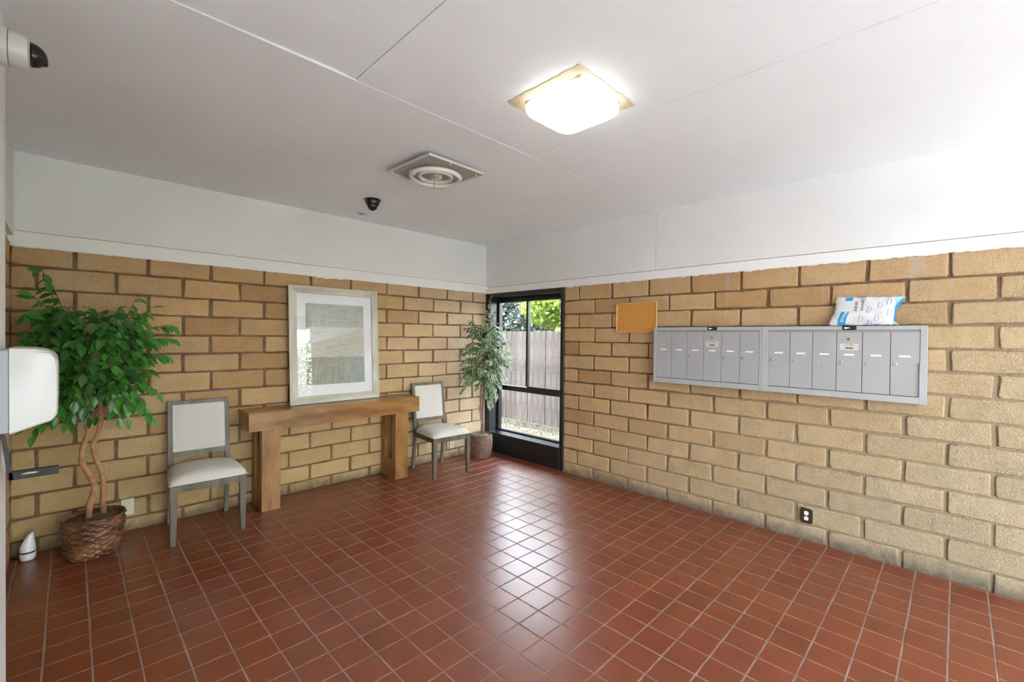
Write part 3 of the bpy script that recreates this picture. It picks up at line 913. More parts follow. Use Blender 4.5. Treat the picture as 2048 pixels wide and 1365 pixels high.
make_chair('grey wooden side chair with cream seat right of console table near window', (-.985, -.345, 0), rad(-3.0))

# ================================================================== CONSOLE TABLE
t = thing('console_table', 'long thick walnut console table on two slotted block legs', 'table', (-2.055, -.166, 0), rad(-0.4))
m = MB(); m.rbox((-.814, -.170, .690), (.814, .150, .835), .0015, 1); m.build('table_front_slab', M_TABLE, t)
m = MB(); m.rbox((-.815, -.171, .8355), (.815, .150, .845), .001, 1); m.build('top_board', M_TABLE, t)
for cx in (-.638, .615):
    # slotted block: outer slab frame with a tall opening through its side
    m = MB()
    y0, y1, x0, x1 = -.150, .146, cx - .0725, cx + .0725
    a, b, z0, z1 = -.078, .074, .20, .6895
    outer = [(y0, 0), (y1, 0), (y1, .6895), (y0, .6895)]
    V = []
    for x in (x0, x1):
        V += [(x, y0, 0), (x, y1, 0), (x, y1, .6895), (x, y0, .6895), (x, a, z0), (x, b, z0), (x, b, .66), (x, a, .66)]
    F = []
    for o_ in (0, 8):
        F += [(o_, o_+1, o_+5, o_+4), (o_+1, o_+2, o_+6, o_+5), (o_+2, o_+3, o_+7, o_+6), (o_+3, o_, o_+4, o_+7)]
    F += [(k, (k+1) % 4, 8 + (k+1) % 4, 8 + k) for k in range(4)] + [(4+k, 4+(k+1) % 4, 12+(k+1) % 4, 12+k) for k in range(4)]
    m.add(V, F); m.build('leg', M_TABLEV, t)

# ================================================================== FRAMED PICTURE
t = thing('framed_picture', 'large abstract print in whitewashed frame leaning on console table', 'picture', (-2.037, -.098, .847))
t.rotation_euler = (rad(-3.6), 0, 0)
W2, H = .4435, 1.118
fw = .070
def mitre(name, pts, mat):
    m = MB(); m.prism(pts, 0, .026, lambda x, y, z: (x, z - .026, y)); o = m.build(name, mat, t); bev(o, .003)
mitre('frame_rail', [(-W2, 0), (W2, 0), (W2-fw, fw), (-W2+fw, fw)], M_FRAMEW)
mitre('frame_rail', [(-W2, H), (-W2+fw, H-fw), (W2-fw, H-fw), (W2, H)], M_FRAMEW)
mitre('frame_stile', [(-W2, 0), (-W2+fw, fw), (-W2+fw, H-fw), (-W2, H)], M_FRAMEV)
mitre('frame_stile', [(W2, 0), (W2, H), (W2-fw, H-fw), (W2-fw, fw)], M_FRAMEV)
M_EDGE = plain('frame_silver_edge', (.60, .58, .48), .35)
for a, b in (((-W2, -.028, .0), (W2, -.022, .006)), ((-W2, -.028, H-.006), (W2, -.022, H)), ((-W2, -.028, 0), (-W2+.006, -.022, H)), ((W2-.006, -.028, 0), (W2, -.022, H))):
    m = MB(); m.box(a, b); m.build('edge_bead', M_EDGE, t)
m = MB(); m.box((-W2+fw-.004, -.010, fw-.004), (W2-fw+.004, -.004, H-fw+.004)); m.build('mat_board', M_MAT, t)
def print_mat():
    m, t_, b = new_mat('abstract_print')
    P = obj_pos(t_)
    xyz = sep(t_, P)
    hor = noise(t_, P, 9, 6, 0.7, stretch=(1.0, 1, 7))
    ver = noise(t_, P, 9, 6, 0.7, stretch=(9, 1, 0.6))
    a = ramp(t_, math_(t_, 'ADD', math_(t_, 'MULTIPLY', hor, .5), math_(t_, 'MULTIPLY', ver, .5)), [(0.38, (.27, .285, .24)), (0.62, (.52, .53, .45))])
    bcol = ramp(t_, hor, [(0.30, (.42, .42, .36)), (0.6, (.60, .60, .52))])
    ccol = ramp(t_, math_(t_, 'ADD', math_(t_, 'MULTIPLY', hor, .3), math_(t_, 'MULTIPLY', ver, .7)), [(0.38, (.20, .225, .19)), (0.62, (.42, .44, .38))])
    c = mix(t_, math_(t_, 'GREATER_THAN', xyz[2], .73), bcol, a)
    c = mix(t_, math_(t_, 'LESS_THAN', xyz[2], .435), c, ccol)
    t_.links.new(c, b.inputs['Base Color']); b.inputs['Roughness'].default_value = .7
    return m
m = MB(); m.box((-.290, -.0125, .172), (.290, -.0105, .956)); m.build('print', print_mat(), t)
m = MB(); m.box((-W2+fw-.003, -.0175, fw-.003), (W2-fw+.003, -.0155, H-fw+.003)); m.build('glass', M_PICGLASS, t)

# ================================================================== MAILBOXES
def mail_unit(label, u0, u1, doors, zt, centre):
    t = thing('mailbox_unit', label, 'mailboxes', (0, -(u0 + u1) / 2, 1.10), 0, 'wall mailboxes')
    um = (u0 + u1) / 2
    T = lambda u, v, w_: (-w_, -(u - um), v)
    Hh = .500
    D0, D1 = doors[0], doors[-1]
    zb, zd, zl = .043, .459, .472
    m = MB(); m.box((u0 + .004, .004, .008), (u1 - .004, Hh - .004, .088), T); m.build('body', M_METALF, t)
    for a, b in (((u0, 0, .088), (D0, Hh, .101)), ((D1, 0, .088), (u1, Hh, .101)), ((D0, zl, .088), (D1, Hh, .101)), ((D0, 0, .088), (D1, zb, .101))):
        m = MB(); m.rbox(a, b, .0015, 1, T); m.build('face_frame', M_METALF, t)
    m = MB(); m.box((D0, zb, .0885), (D1, zl, .0895), T); m.build('shadow_gap', M_GAP, t)
    m = MB(); m.box((D0 + .003, zd + .002, .090), (D1 - .003, zl - .003, .0985), T); m.build('top_lip', M_METAL, t)
    for k in range(6):
        a, b = doors[k] + .0016, doors[k+1] - .0016
        o = MB(); o.rbox((a, zb + .004, .090), (b, zd, .0985), .0012, 1, T); d = o.build('door', M_METAL, t)
        c = (a + b) / 2
        # name slip
        o = MB(); o.rbox((c - .028, .296, .0985), (c + .028, .307, .0993), .0003, 1, T); lb_ = o.build('name_slip', M_LABEL, d)
        lu = a + .024
        Tl = lambda x, y, z, lu=lu: T(lu + x, .248 + y, .0985 + z)
        o = MB(); o.lathe([(.0105, 0), (.0105, .003), (.0085, .0050), (.0036, .0050), (.0032, .0035)], 20, Tl); lk = o.build('lock', M_STEEL, d, smooth=40)
        o = MB(); o.box((.0010, -.0052, .0044), (.0042, .0016, .0054), Tl); o.build('lock_slot', M_INK, d)
        if k == centre:
            Tb = lambda x, y, z, c=c: T(c + x, .409 + y, .0985 + z)
            o = MB(); o.lathe([(.0105, 0), (.0105, .002), (.0085, .0035), (.0045, .0035), (.004, .003)], 24, Tb); o.build('master_lock', M_BRASS, d, smooth=40)
            o = MB(); o.box((-.0012, -.004, .0033), (.0012, .004, .0038), Tb); o.build('keyhole', M_INK, d)
            o = MB(); o.box((c - .052, .334, .0985), (c + .052, .378, .0990), T); o.build('mail_plate', plain('warm_plate', (.55, .53, .48), .4), d)
            text_mesh('U.S. MAIL', .0135, lambda x, y, z: T(c + x, .3690 + y, .0990 + z), M_INK, 'lettering', d)
            o = MB(); o.box((c - .044, .3595, .0990), (c + .044, .3602, .0992), T); o.build('rule', M_INK, d)
            o = MB(); o.box((c - .022, .3440, .0990), (c + .022, .3520, .0993), T); o.build('black_bar', M_INK, d)
            o = MB(); o.rbox((c - .039, .4735, .101), (c + .039, .4995, .106), .001, 1, T); hd = o.build('latch_plate', M_BLACKP, t)
            o = MB(); o.prism([(c - .028, .4835), (c - .024, .480), (c + .004, .4855), (c + .004, .4880), (c - .024, .4925), (c - .028, .490)], .106, .1068, T)
            o.build('latch_arrow', M_LABEL, hd)
    return t, T
d1 = [2.473, 2.616, 2.757, 2.899, 3.044, 3.186, 3.331]
t, T = mail_unit('grey metal mailbox unit on the brick wall, left one beside cork board', 2.446, 3.3455, d1, 0, 3)
d2 = [3.393, 3.537, 3.680, 3.822, 3.965, 4.111, 4.255]
t, T = mail_unit('grey metal mailbox unit on the brick wall, right one under the parcel bag', 3.3475, 4.290, d2, 0, 3)
m = MB(); m.add([T(4.2475, .046, .0990), T(4.256, .046, .1100), T(4.2475, .262, .0990), T(4.256, .262, .1130), T(4.257, .046, .1090), T(4.257, .262, .1120)],
                [(0,1,3,2),(1,4,5,3),(0,2,5,4)])
m.build('bent_flange', M_METALF, t)

# ================================================================== PARCEL BAG
t = thing('parcel_bag', 'white padded mailing bag with blue print lying on right mailbox unit', 'parcel', (-.05, -3.95, 1.603))
Tb = lambda u, v, w_: (-(w_) + .05, -(u - 3.95), v)
M_BAG = plain('white_mailer_film', (.62, .62, .63), .35, var=.06, vscale=25, bmp=.6, bscale=70)
M_BLUE = plain('cyan_print', (.02, .30, .62), .4)
M_BLUE2 = plain('blue_ink', (.10, .20, .50), .5)
BLc, TLc, TRc, BRc = Vector((3.772, .002)), Vector((3.815, .207)), Vector((4.128, .192)), Vector((4.118, .004))
def bagP(s_, q, off=0.0, back=False):
    L_ = BLc.lerp(TLc, q); R_ = BRc.lerp(TRc, q)
    L_.x += -.004 * sin(q * 9); 
    p = L_.lerp(R_, s_)
    e = (max(0, 1 - abs(2*s_ - 1) ** 3)) ** .6 * (max(0, 1 - abs(2*q - 1) ** 3)) ** .6
    wr = .0016 * sin(q * 21 + s_ * 5) * (1 - s_) + .0012 * sin(s_ * 17 + q * 13)
    lean = .062 - .040 * q
    w_ = lean + (.020 * e + wr * (.4 + e) + off if not back else -.016 * e)
    return p.x, p.y, w_
m = MB(); n1, n2 = 26, 16; V = []; F = []
for back in (False, True):
    for i in range(n1 + 1):
        for j in range(n2 + 1): V.append(Tb(*bagP(i/n1, j/n2, 0, back)))
W_ = n2 + 1; K = W_ * (n1 + 1)
for i in range(n1):
    for j in range(n2):
        F.append((i*W_+j, (i+1)*W_+j, (i+1)*W_+j+1, i*W_+j+1)); F.append((K+i*W_+j, K+i*W_+j+1, K+(i+1)*W_+j+1, K+(i+1)*W_+j))
m.add(V, F)
me = m.mesh('body', M_BAG, True)
bm = bmesh.new(); bm.from_mesh(me); bmesh.ops.remove_doubles(bm, verts=bm.verts, dist=.0002); bmesh.ops.recalc_face_normals(bm, faces=bm.faces); bm.to_mesh(me); bm.free()
link('body', me, t)
def decal(name, poly_or_grid, mat):
    s0, s1, q0, q1 = poly_or_grid
    m = MB(); V = []; F = []; a, b = 6, 8
    for i in range(a + 1):
        for j in range(b + 1): V.append(Tb(*bagP(s0 + (s1-s0)*i/a, q0 + (q1-q0)*j/b, .0007)))
    for i in range(a):
        for j in range(b): F.append((i*(b+1)+j, (i+1)*(b+1)+j, (i+1)*(b+1)+j+1, i*(b+1)+j+1))
    m.add(V, F); return m.build(name, mat, t)
decal('blue_label', (.135, .27, .02, .48), M_BLUE)
decal('blue_label', (.17, .30, .85, .985), M_BLUE)
def bagtext(txt, s_, q, size, mat, rot=rad(84)):
    T2 = lambda x, y, z: Tb(*bagP(s_ + x / .33, q + y / .2, .0016 + z * .2))
    text_mesh(txt, size, T2, mat, 'print_lettering', t, rot=rot)
bagtext('prime', .205, .30, .030, M_LABEL)
for s_, q in ((.47, .22), (.57, .55), (.74, .70), (.72, .25), (.88, .83), (.90, .45), (.45, .93), (.62, .06)):
    bagtext('prime', s_, q, .019, M_BLUE2)
    m = MB(); pts = []
    for k in range(9):
        a = -1.0 + 2.0 * k / 8
        pts.append(Tb(*bagP(min(.99, s_ + .045 + .018 * (1 - a*a)), min(.99, max(.01, q + .12 * a)), .0018)))
    m.tube(pts, [.0003 + .0009*sin(pi*k/8) for k in range(9)], 5); m.build('printed_curve', M_BLUE2, t)
for k, (q0, hgt) in enumerate([(.50, .04), (.56, .025), (.60, .05), (.67, .03), (.72, .06), (.80, .03)]):
    decal('barcode_bar', (.345, .40, q0, q0 + hgt), plain('grey_ink', (.16, .16, .15), .5))
for k in range(5):
    decal('address_line', (.455, .50, .52 + .08*k, .57 + .08*k), plain('grey_ink', (.16, .16, .15), .5))
# ragged blue sealed edge with two ears
m = MB()
edge = [(BRc.x, BRc.y), (4.148, .001), (4.122, .030), (4.127, .120), (4.142, .150), (4.176, .186), (4.165, .192), (TRc.x, TRc.y)]
m.prism([(4.112, .010), (4.150, .0015), (4.124, .032), (4.131, .120), (4.146, .140), (4.178, .187), (4.150, .193), (4.118, .190)], .046, .050, lambda u, v, w_: Tb(u, v, w_ - .025 * v / .2))
m.build('sealed_edge', plain('pale_cyan_film', (.35, .62, .78), .35), t)
m = MB(); m.prism([(4.121, .030), (4.128, .034), (4.136, .116), (4.148, .134), (4.178, .184), (4.165, .180), (4.138, .150), (4.126, .125)], .0505, .0515, lambda u, v, w_: Tb(u, v, w_ - .025 * v / .2))
m.build('blue_strip', M_BLUE, t)

# ================================================================== CORK BOARD
t = thing('cork_board', 'small oak-framed cork board on the brick wall left of mailboxes', 'notice board', (-.006, -2.213, 1.552))
T = lambda u, v, w_: (-w_, -u, v)
m = MB(); m.box((-.215, .006, .002), (.215, .290, .009), T); m.build('cork_sheet', M_CORK, t)
for a, b in (((-.220, 0, 0), (.220, .014, .016)), ((-.220, .282, 0), (.220, .296, .016)), ((-.220, .0142, 0), (-.206, .2818, .016)), ((.206, .0142, 0), (.220, .2818, .016))):
    m = MB(); m.rbox(a, b, .002, 1, T); m.build('frame_strip', M_OAK, t)
for u, v in ((-.175, .289), (.165, .289), (-.19, .010), (.18, .010)):
    Tp = lambda x, y, z, u=u, v=v: T(u + x, v + y, .016 + z)
    m = MB(); m.lathe([(.0045, 0), (.004, .003), (.002, .004)], 12, Tp); m.build('tack', M_STEEL, t, smooth=True)
m = MB(); m.lathe([(.005, 0), (.0045, .004), (.002, .006)], 12, lambda x, y, z: T(-.19 + x, .030 + y, .009 + z)); m.build('tack', plain('brown_pin', (.25, .08, .02), .4), t, smooth=True)

# ================================================================== OUTLETS
def receptacle(parent, T, mat, c=(0, 0), w0=.006):
    for dv in (-.0195, .0195):
        m = MB(); pts = []
        for k in range(20):
            a = 2*pi*k/20; pts.append((c[0] + max(-.0135, min(.0135, .0172*cos(a))), c[1] + dv + .0150*sin(a)))
        m.prism(pts, w0, w0 + .002, T); s_ = m.build('socket_face', mat, parent)
        for du, hh in ((-.006, .007), (.006, .0085)):
            m = MB(); m.box((c[0]+du-.001, c[1]+dv+.002-hh/2+.002, w0+.002), (c[0]+du+.001, c[1]+dv+.002+hh/2+.002, w0+.0024), T); m.build('slot', M_INK, s_)
        m = MB(); m.lathe([(.0024, w0+.002), (.0024, w0+.0024)], 10, lambda x, y, z: T(c[0]+x, c[1]+dv-.008+y, z)); m.build('slot', M_INK, s_)
    m = MB(); m.lathe([(.003, w0), (.0025, w0+.0015)], 12, lambda x, y, z: T(c[0]+x, c[1]+y, z)); m.build('screw', M_STEEL, parent)
TB_ = lambda u, v, w_: (u, -w_, v)
t = thing('wall_outlet', 'ivory wall outlet behind the big ficus basket', 'outlet', (-3.600, -.0065, .182))
m = MB(); m.rbox((-.038, -.062, 0), (.038, .062, .006), .002, 2, TB_); m.build('cover_plate', M_IVORY, t); receptacle(t, TB_, M_IVORY)
t = thing('wall_outlet', 'ivory wall outlet seen under the chair near window', 'outlet', (-.545, -.0065, .165))
m = MB(); m.rbox((-.036, -.056, 0), (.036, .056, .006), .002, 2, TB_); m.build('cover_plate', M_IVORY, t); receptacle(t, TB_, M_IVORY)
t = thing('wall_outlet', 'dark bronze wall outlet with clipped corners low on mailbox wall', 'outlet', (-.0065, -3.643, .186))
TR_ = lambda u, v, w_: (-w_, -u, v)
m = MB(); m.prism([(-.040, -.046), (-.026, -.056), (.026, -.056), (.040, -.046), (.040, .046), (.026, .056), (-.026, .056), (-.040, .046)], 0, .005, TR_); o = m.build('cover_plate', M_BROWNPL, t); bev(o, .0015)
receptacle(t, TR_, M_LABEL, w0=.005)

# ================================================================== FICUS TREES
def basket(t, rt, rb, h, mat, stakes, rows, seed, lean=(0, 0)):
    r = random.Random(seed); n = stakes * 6; V = []; F = []
    ph = [r.uniform(-.4, .4) for _ in range(rows + 1)]
    nz = rows * 4
    am = .0045 if stakes < 26 else .0028
    for i in range(nz + 1):
        z = h * i / nz
        base = rb + (rt - rb) * (i / nz) ** .8 + .012 * sin(pi * i / nz)
        row = i // 4; f = (i % 4) / 4
        env = abs(sin(pi * i / 4))
        for k in range(n):
            a = 2*pi*k/n
            wv = sin(a * stakes / 2 + pi * row + ph[min(row, rows)] * .4)
            rr = base + am * wv * (0.35 + env) + .0035 * env - .002 + .0012 * sin(a*7 + i)
            if i == nz: rr -= .004
            V.append((rr*cos(a) + lean[0]*z, rr*sin(a) + lean[1]*z, z + .004 * sin(3*a + 1) * (i / nz)))
    for i in range(nz):
        for k in range(n): F.append((i*n+k, i*n+(k+1)%n, (i+1)*n+(k+1)%n, (i+1)*n+k))
    # inner lip
    o_ = len(V)
    for k in range(n):
        a = 2*pi*k/n; V.append(((rt-.010)*cos(a) + lean[0]*h, (rt-.010)*sin(a) + lean[1]*h, h - .004))
    for k in range(n):
        a = 2*pi*k/n; V.append(((rt-.016)*cos(a) + lean[0]*h, (rt-.016)*sin(a) + lean[1]*h, h - .05))
    for k in range(n):
        F.append((nz*n+k, nz*n+(k+1)%n, o_+(k+1)%n, o_+k)); F.append((o_+k, o_+(k+1)%n, o_+n+(k+1)%n, o_+n+k))
    F.append(tuple(range(n))[::-1])
    m = MB(); m.add(V, F); b = m.build('basket', mat, t, smooth=70)
    # rolled rim of twisted cane
    m = MB(); pts = []
    for k in range(73):
        a = 2*pi*k/72; rr = rt - .004 + .003*sin(a*24)
        pts.append((rr*cos(a) + lean[0]*h, rr*sin(a) + lean[1]*h, h + .004*sin(3*a+1) + .003*cos(a*24)))
    m.tube(pts, .006, 6, cap=False); m.build('rim', mat, b, smooth=True)
    return b
def moss(t, r0, z, mat, seed, lean=(0, 0)):
    r = random.Random(seed); m = MB(); V = []; F = []; nr, n = 8, 30
    for i in range(nr + 1):
        for k in range(n):
            a = 2*pi*k/n; rr = r0 * i / nr
            V.append((rr*cos(a) + lean[0]*z, rr*sin(a) + lean[1]*z, z + .018*(1 - i/nr) + r.uniform(-.008, .008) * (i < nr) - (.02 if i == nr else 0)))
    for i in range(nr):
        for k in range(n): F.append((i*n+k, (i+1)*n+k, (i+1)*n+(k+1)%n, i*n+(k+1)%n))
    m.add(V, F)
    # loose strands
    for _ in range(260):
        a = r.uniform(0, 2*pi); rr = r0 * math.sqrt(r.random()) * .95
        p = Vector((rr*cos(a) + lean[0]*z, rr*sin(a) + lean[1]*z, z + .012*(1-rr/r0) + .004))
        d = Vector((r.uniform(-1,1), r.uniform(-1,1), r.uniform(0,.8))) * .015
        q = Vector((-d.y, d.x, 0)) * .08
        m.add([p, p+q, p+d+Vector((0,0,.003))], [(0,1,2)])
    o = m.build('moss', mat, t); o['kind'] = 'stuff'
def leaf_mesh(name, L, Wd, seed, mats, variegated=False):
    r = random.Random(seed)
    prof = [(0, 0), (.18, .62), (.40, 1.0), (.62, .86), (.82, .45), (1.0, 0)]
    curl = r.uniform(.05, .16); fold = r.uniform(.15, .3); tw = r.uniform(-.12, .12)
    def P(x, y):     # x along length 0..1, y -1..1
        hw = 0
        for (a, wa), (b, wb) in zip(prof[:-1], prof[1:]):
            if a <= x <= b: hw = wa + (wb-wa)*(x-a)/(b-a)
        yy = y * hw * Wd / 2
        return (x * L, yy, abs(yy) * fold * 1.4 - curl * L * x * x + tw * yy * x)
    m = MB()
    if not variegated:
        V = [P(0,0)] ; xs = [.18, .40, .62, .82]
        for x in xs: V += [P(x,-1), P(x,0), P(x,1)]
        V.append(P(1,0))
        F = [(0,1,2), (0,2,3)]
        for i in range(3):
            a = 1 + 3*i
            F += [(a, a+3, a+4, a+1), (a+1, a+4, a+5, a+2)]
        F += [(10, 13, 11), (11, 13, 12)]
        m.add(V, F)
    else:
        xs = [.18, .40, .62, .82]
        V = [P(0,0), P(.1,0)]
        for x in xs: V += [P(x,-1), P(x,-.62), P(x,0), P(x,.62), P(x,1)]
        V += [P(.92,0), P(1,0)]
        e = len(V)
        m.cur = 1; m.add(V, [(0,2,3),(0,6,5)] + [(2+5*i, 7+5*i, 8+5*i, 3+5*i) for i in range(3)] + [(5+5*i, 10+5*i, 11+5*i, 6+5*i) for i in range(3)] + [(17, e-1, e-2, 18), (20, e-2, e-1, 21)])
        m.cur = 0
        m.add([], [])
        m.f += [(0,3,4),(0,4,5)] + [(3+5*i, 8+5*i, 9+5*i, 4+5*i) for i in range(3)] + [(4+5*i, 9+5*i, 10+5*i, 5+5*i) for i in range(3)] + [(18, e-2, 19), (19, e-2, 20)]
        m.mi += [0] * 10
    # short stalk
    m.cur = 0
    m.add([(-.012, -.0008, .002), (-.012, .0008, .002), (0.002, .0006, 0), (.002, -.0006, 0)], [(0,1,2,3)])
    me = bpy.data.meshes.new(name); me.from_pydata(m.v, [], m.f)
    for mt in mats: me.materials.append(mt)
    me.polygons.foreach_set('material_index', m.mi)
    me.polygons.foreach_set('use_smooth', [True]*len(me.polygons))
    return me
def ficus(t, base, trunks, sprays, leaves, Lf, leafcol, bark, seed, clampf, step, near=300, size=(.8, 1.2), lim=(-9, 9, 9)):
    """sprays: list of (start, end, droop); leaves set alternately along the outer part of every spray"""
    r = random.Random(seed)
    for pts, rs in trunks:
        m = MB(); m.tube(pts, rs, 10); m.build('trunk', bark, t, smooth=True)
    items = []
    tw = MB()
    for si, (a, b, droop) in enumerate(sprays):
        a, b = Vector(a), Vector(b)
        L = (b - a).length
        n = max(4, int(L / .03))
        mid = (a + b) / 2 + Vector((r.uniform(-.03,.03), r.uniform(-.03,.03), droop))
        pts = []
        for k in range(n + 1):
            f = k / n
            p = a*(1-f)**2 + 2*mid*f*(1-f) + b*f*f
            pts.append(p)
        tw.tube(pts, [.0032*(1-.75*k/n) + .0006 for k in range(n+1)], 5)
        # leaves
        s_ = max(.18, 1 - .42/L if L > .42 else .22)
        dist = L * (1 - s_); cnt = max(3, int(dist / step))
        for k in range(cnt + 1):
            f = s_ + (1 - s_) * k / cnt
            p = a*(1-f)**2 + 2*mid*f*(1-f) + b*f*f
            d = ((mid - a)*(1-f) + (b - mid)*f).normalized()
            side = d.cross(Vector((0,0,1)))
            if side.length < .1: side = Vector((1,0,0))
            side.normalize()
            sg = 1 if k % 2 else -1
            ang = r.uniform(.5, 1.1) if k < cnt else r.uniform(-.2, .2)
            ld = (d*cos(ang) + side*sg*sin(ang) + Vector((0, 0, -r.uniform(.2, 1.3)))).normalized()
            p = clampf(p)
            if p.x + ld.x * .10 < lim[0]: ld.x = abs(ld.x)
            if p.x + ld.x * .08 > lim[1]: ld.x = -abs(ld.x)
            if p.y + ld.y * .10 > lim[2]: ld.y = -abs(ld.y)
            items.append((p, ld, r.uniform(*size)))
    o = tw.build('twigs', M_TWIG, t, smooth=True); o['kind'] = 'stuff'
    camd = CAM - base
    items.sort(key=lambda q: (q[0] - camd).length)
    restm = MB(); restmi = []
    for k, (p, ld, sc_) in enumerate(items):
        x = ld
        out = Vector((p.x, p.y, 0)); 
        up = Vector((r.gauss(0,.45), r.gauss(0,.45), 1)) + (out.normalized()*.35 if out.length > .05 else Vector()) + Vector((0, -1.0, 0))
        y = up.cross(x).normalized(); z = x.cross(y)
        M = Matrix((x*sc_, y*sc_, z*sc_)).transposed()
        me = leaves[r.randrange(len(leaves))]
        if k < near:
            ob = bpy.data.objects.new('leaf', me); COL.objects.link(ob); ob.parent = t
            ob.matrix_local = Matrix.Translation(p) @ M.to_4x4()
            ob.color = leafcol(r)
        else:
            o_ = len(restm.v)
            restm.v += [tuple(p + M @ v.co) for v in me.vertices]
            restm.f += [tuple(i + o_ for i in pl.vertices) for pl in me.polygons]
            restm.mi += [pl.material_index for pl in me.polygons]
    if restm.v:
        me = bpy.data.meshes.new('foliage'); me.from_pydata(restm.v, [], restm.f)
        for mt in leaves[0].materials: me.materials.append(mt)
        me.polygons.foreach_set('material_index', restm.mi)
        me.polygons.foreach_set('use_smooth', [True]*len(me.polygons))
        o = link('foliage', me, t); o['kind'] = 'stuff'; o.color = leafcol(random.Random(5))
    return len(items)

# --- big ficus, left
base = Vector((-3.80, -.305, 0))
t = thing('potted_ficus', 'tall artificial ficus with glossy green leaves in brown wicker basket at left', 'plant', base)
basket(t, .160, .118, .262, M_WICKER, 24, 14, 4, (.03, 0))
moss(t, .150, .250, M_MOSS, 5, (.03, 0))
m = MB(); m.box((-.055, -.095, .266), (-.035, -.085, .272)); 
def c1(p):
    p = p.copy()
    p.x = max(p.x, -.355); p.y = min(p.y, .22); return p
tr1 = [([(-.02, -.03, .26), (-.012, -.03, .36), (.012, -.03, .46), (-.02, -.025, .55), (-.055, -.02, .64), (-.05, -.02, .73), (-.022, -.01, .83), (-.03, -.01, .93), (-.048, -.01, 1.03), (-.05, 0, 1.15), (-.08, 0, 1.35), (-.10, .02, 1.55)],
        [.019, .018, .017, .017, .016, .016, .0155, .015, .015, .013, .009, .004]),
       ([(.055, .0, .26), (.05, .0, .36), (.055, .0, .46), (.042, .0, .56), (.01, -.01, .66), (-.002, -.012, .74), (.03, 0, .82), (.042, 0, .92), (.035, 0, 1.02), (.04, .0, 1.15), (.06, .02, 1.35), (.10, .03, 1.5)],
        [.017, .017, .016, .016, .015, .015, .0145, .014, .014, .012, .008, .004])]
r = random.Random(21)
sp = []
# explicit sprays that give the outline
ol = [((-.08, 0, 1.35), (-.235, -.08, 1.90), .03), ((-.08, 0, 1.40), (-.19, -.05, 1.80), .05), ((-.08, 0, 1.45), (-.27, -.12, 1.72), .05),
      ((-.06, 0, 1.3), (-.30, -.10, 1.62), .08), ((.06, 0, 1.35), (.22, -.05, 1.74), .03), ((.08, 0, 1.4), (.30, -.08, 1.68), .04),
      ((.06, 0, 1.35), (.40, -.10, 1.56), .08), ((.05, 0, 1.3), (.41, -.05, 1.46), .10), ((.05, 0, 1.2), (.38, -.12, 1.34), .10),
      ((-.05, 0, 1.3), (-.34, -.08, 1.44), .10), ((-.05, 0, 1.2), (-.35, -.15, 1.30), .10),
      ((.04, 0, 1.10), (.30, -.10, .90), .16), ((.04, 0, 1.12), (.27, -.06, .98), .16), ((.04, 0, 1.15), (.33, -.12, 1.08), .14),
      ((-.05, 0, 1.05), (-.27, -.06, .86), .14), ((-.05, 0, 1.08), (-.31, -.10, .93), .14), ((-.05, 0, 1.10), (-.20, -.12, .98), .10),
      ((-.05, 0, 1.10), (-.32, -.08, 1.10), .10), ((.0, 0, 1.2), (.10, -.20, 1.03), .10), ((.0, 0, 1.2), (-.08, -.20, 1.06), .10), ((.04, 0, 1.2), (.18, -.2, 1.02), .10)]
sp += ol
while len(sp) < 185:
    a = r.uniform(0, 2*pi); q = r.uniform(.3, 1)
    rr = .35 * math.sqrt(q)
    zc = r.uniform(.90, 1.66)
    k = math.sqrt(max(.3, 1 - ((zc - 1.32)/.46)**2))
    e = Vector((rr*k*cos(a)*1.05, rr*k*sin(a)*.85 - .03, zc))
    if e.y > .2: continue
    st = Vector((-.05 if e.x < 0 else .05, 0, max(1.08, min(1.45, zc - r.uniform(.02, .2)))))
    sp.append((st, e, r.uniform(.02, .10) + (.10 if zc < 1.1 else 0)))
LV1 = [leaf_mesh('leaf', .090, .041, i, [M_LEAF]) for i in range(5)]
def lc1(r):
    q = r.random()
    if q < .40: c = (.035, .135, .026)
    elif q < .72: c = (.060, .25, .030)
    elif q < .9: c = (.105, .170, .050)
    else: c = (.020, .13, .060)
    k = r.uniform(.75, 1.25)
    return (c[0]*k, c[1]*k, c[2]*k, 1)
ficus(t, base, tr1, sp, LV1, .08, lc1, M_TRUNK, 8, c1, .026, size=(.75, 1.15), lim=(-.37, 9, .28))

# --- smaller ficus by the window
base2 = Vector((-.262, -.235, 0))
t = thing('potted_ficus', 'slender artificial ficus with cream-edged leaves in round basket by window', 'plant', base2)
basket(t, .134, .112, .275, M_WICKER2, 30, 19, 9)
moss(t, .124, .262, M_MOSS2, 6)
def c2(p):
    p = p.copy(); w_ = p + base2
    p.x = min(p.x, .20); p.y = min(p.y, .19); return p
q7 = .70710678
def rl(a, b, z): return (a*q7 + b*q7, -a*q7 + b*q7, z)      # a: to the right in view, b: away
tr2 = [([rl(.02, 0, .26), rl(.022, 0, .42), rl(.018, 0, .60), rl(.03, 0, .78), rl(.05, 0, .95), rl(.05, 0, 1.15), rl(.06, 0, 1.4), rl(.05, 0, 1.65)], [.016, .0155, .015, .0145, .012, .010, .007, .003]),
       ([rl(.0, 0, .26), rl(.005, 0, .42), rl(-.01, 0, .60), rl(-.015, 0, .74), rl(-.008, 0, .88), rl(.03, 0, .99), rl(.03, 0, 1.2), rl(-.03, 0, 1.5)], [.012, .012, .011, .011, .0105, .010, .007, .003]),
       ([rl(.005, -.012, .40), rl(-.015, -.015, .52), rl(-.03, -.015, .64)], [.008, .007, .007])]
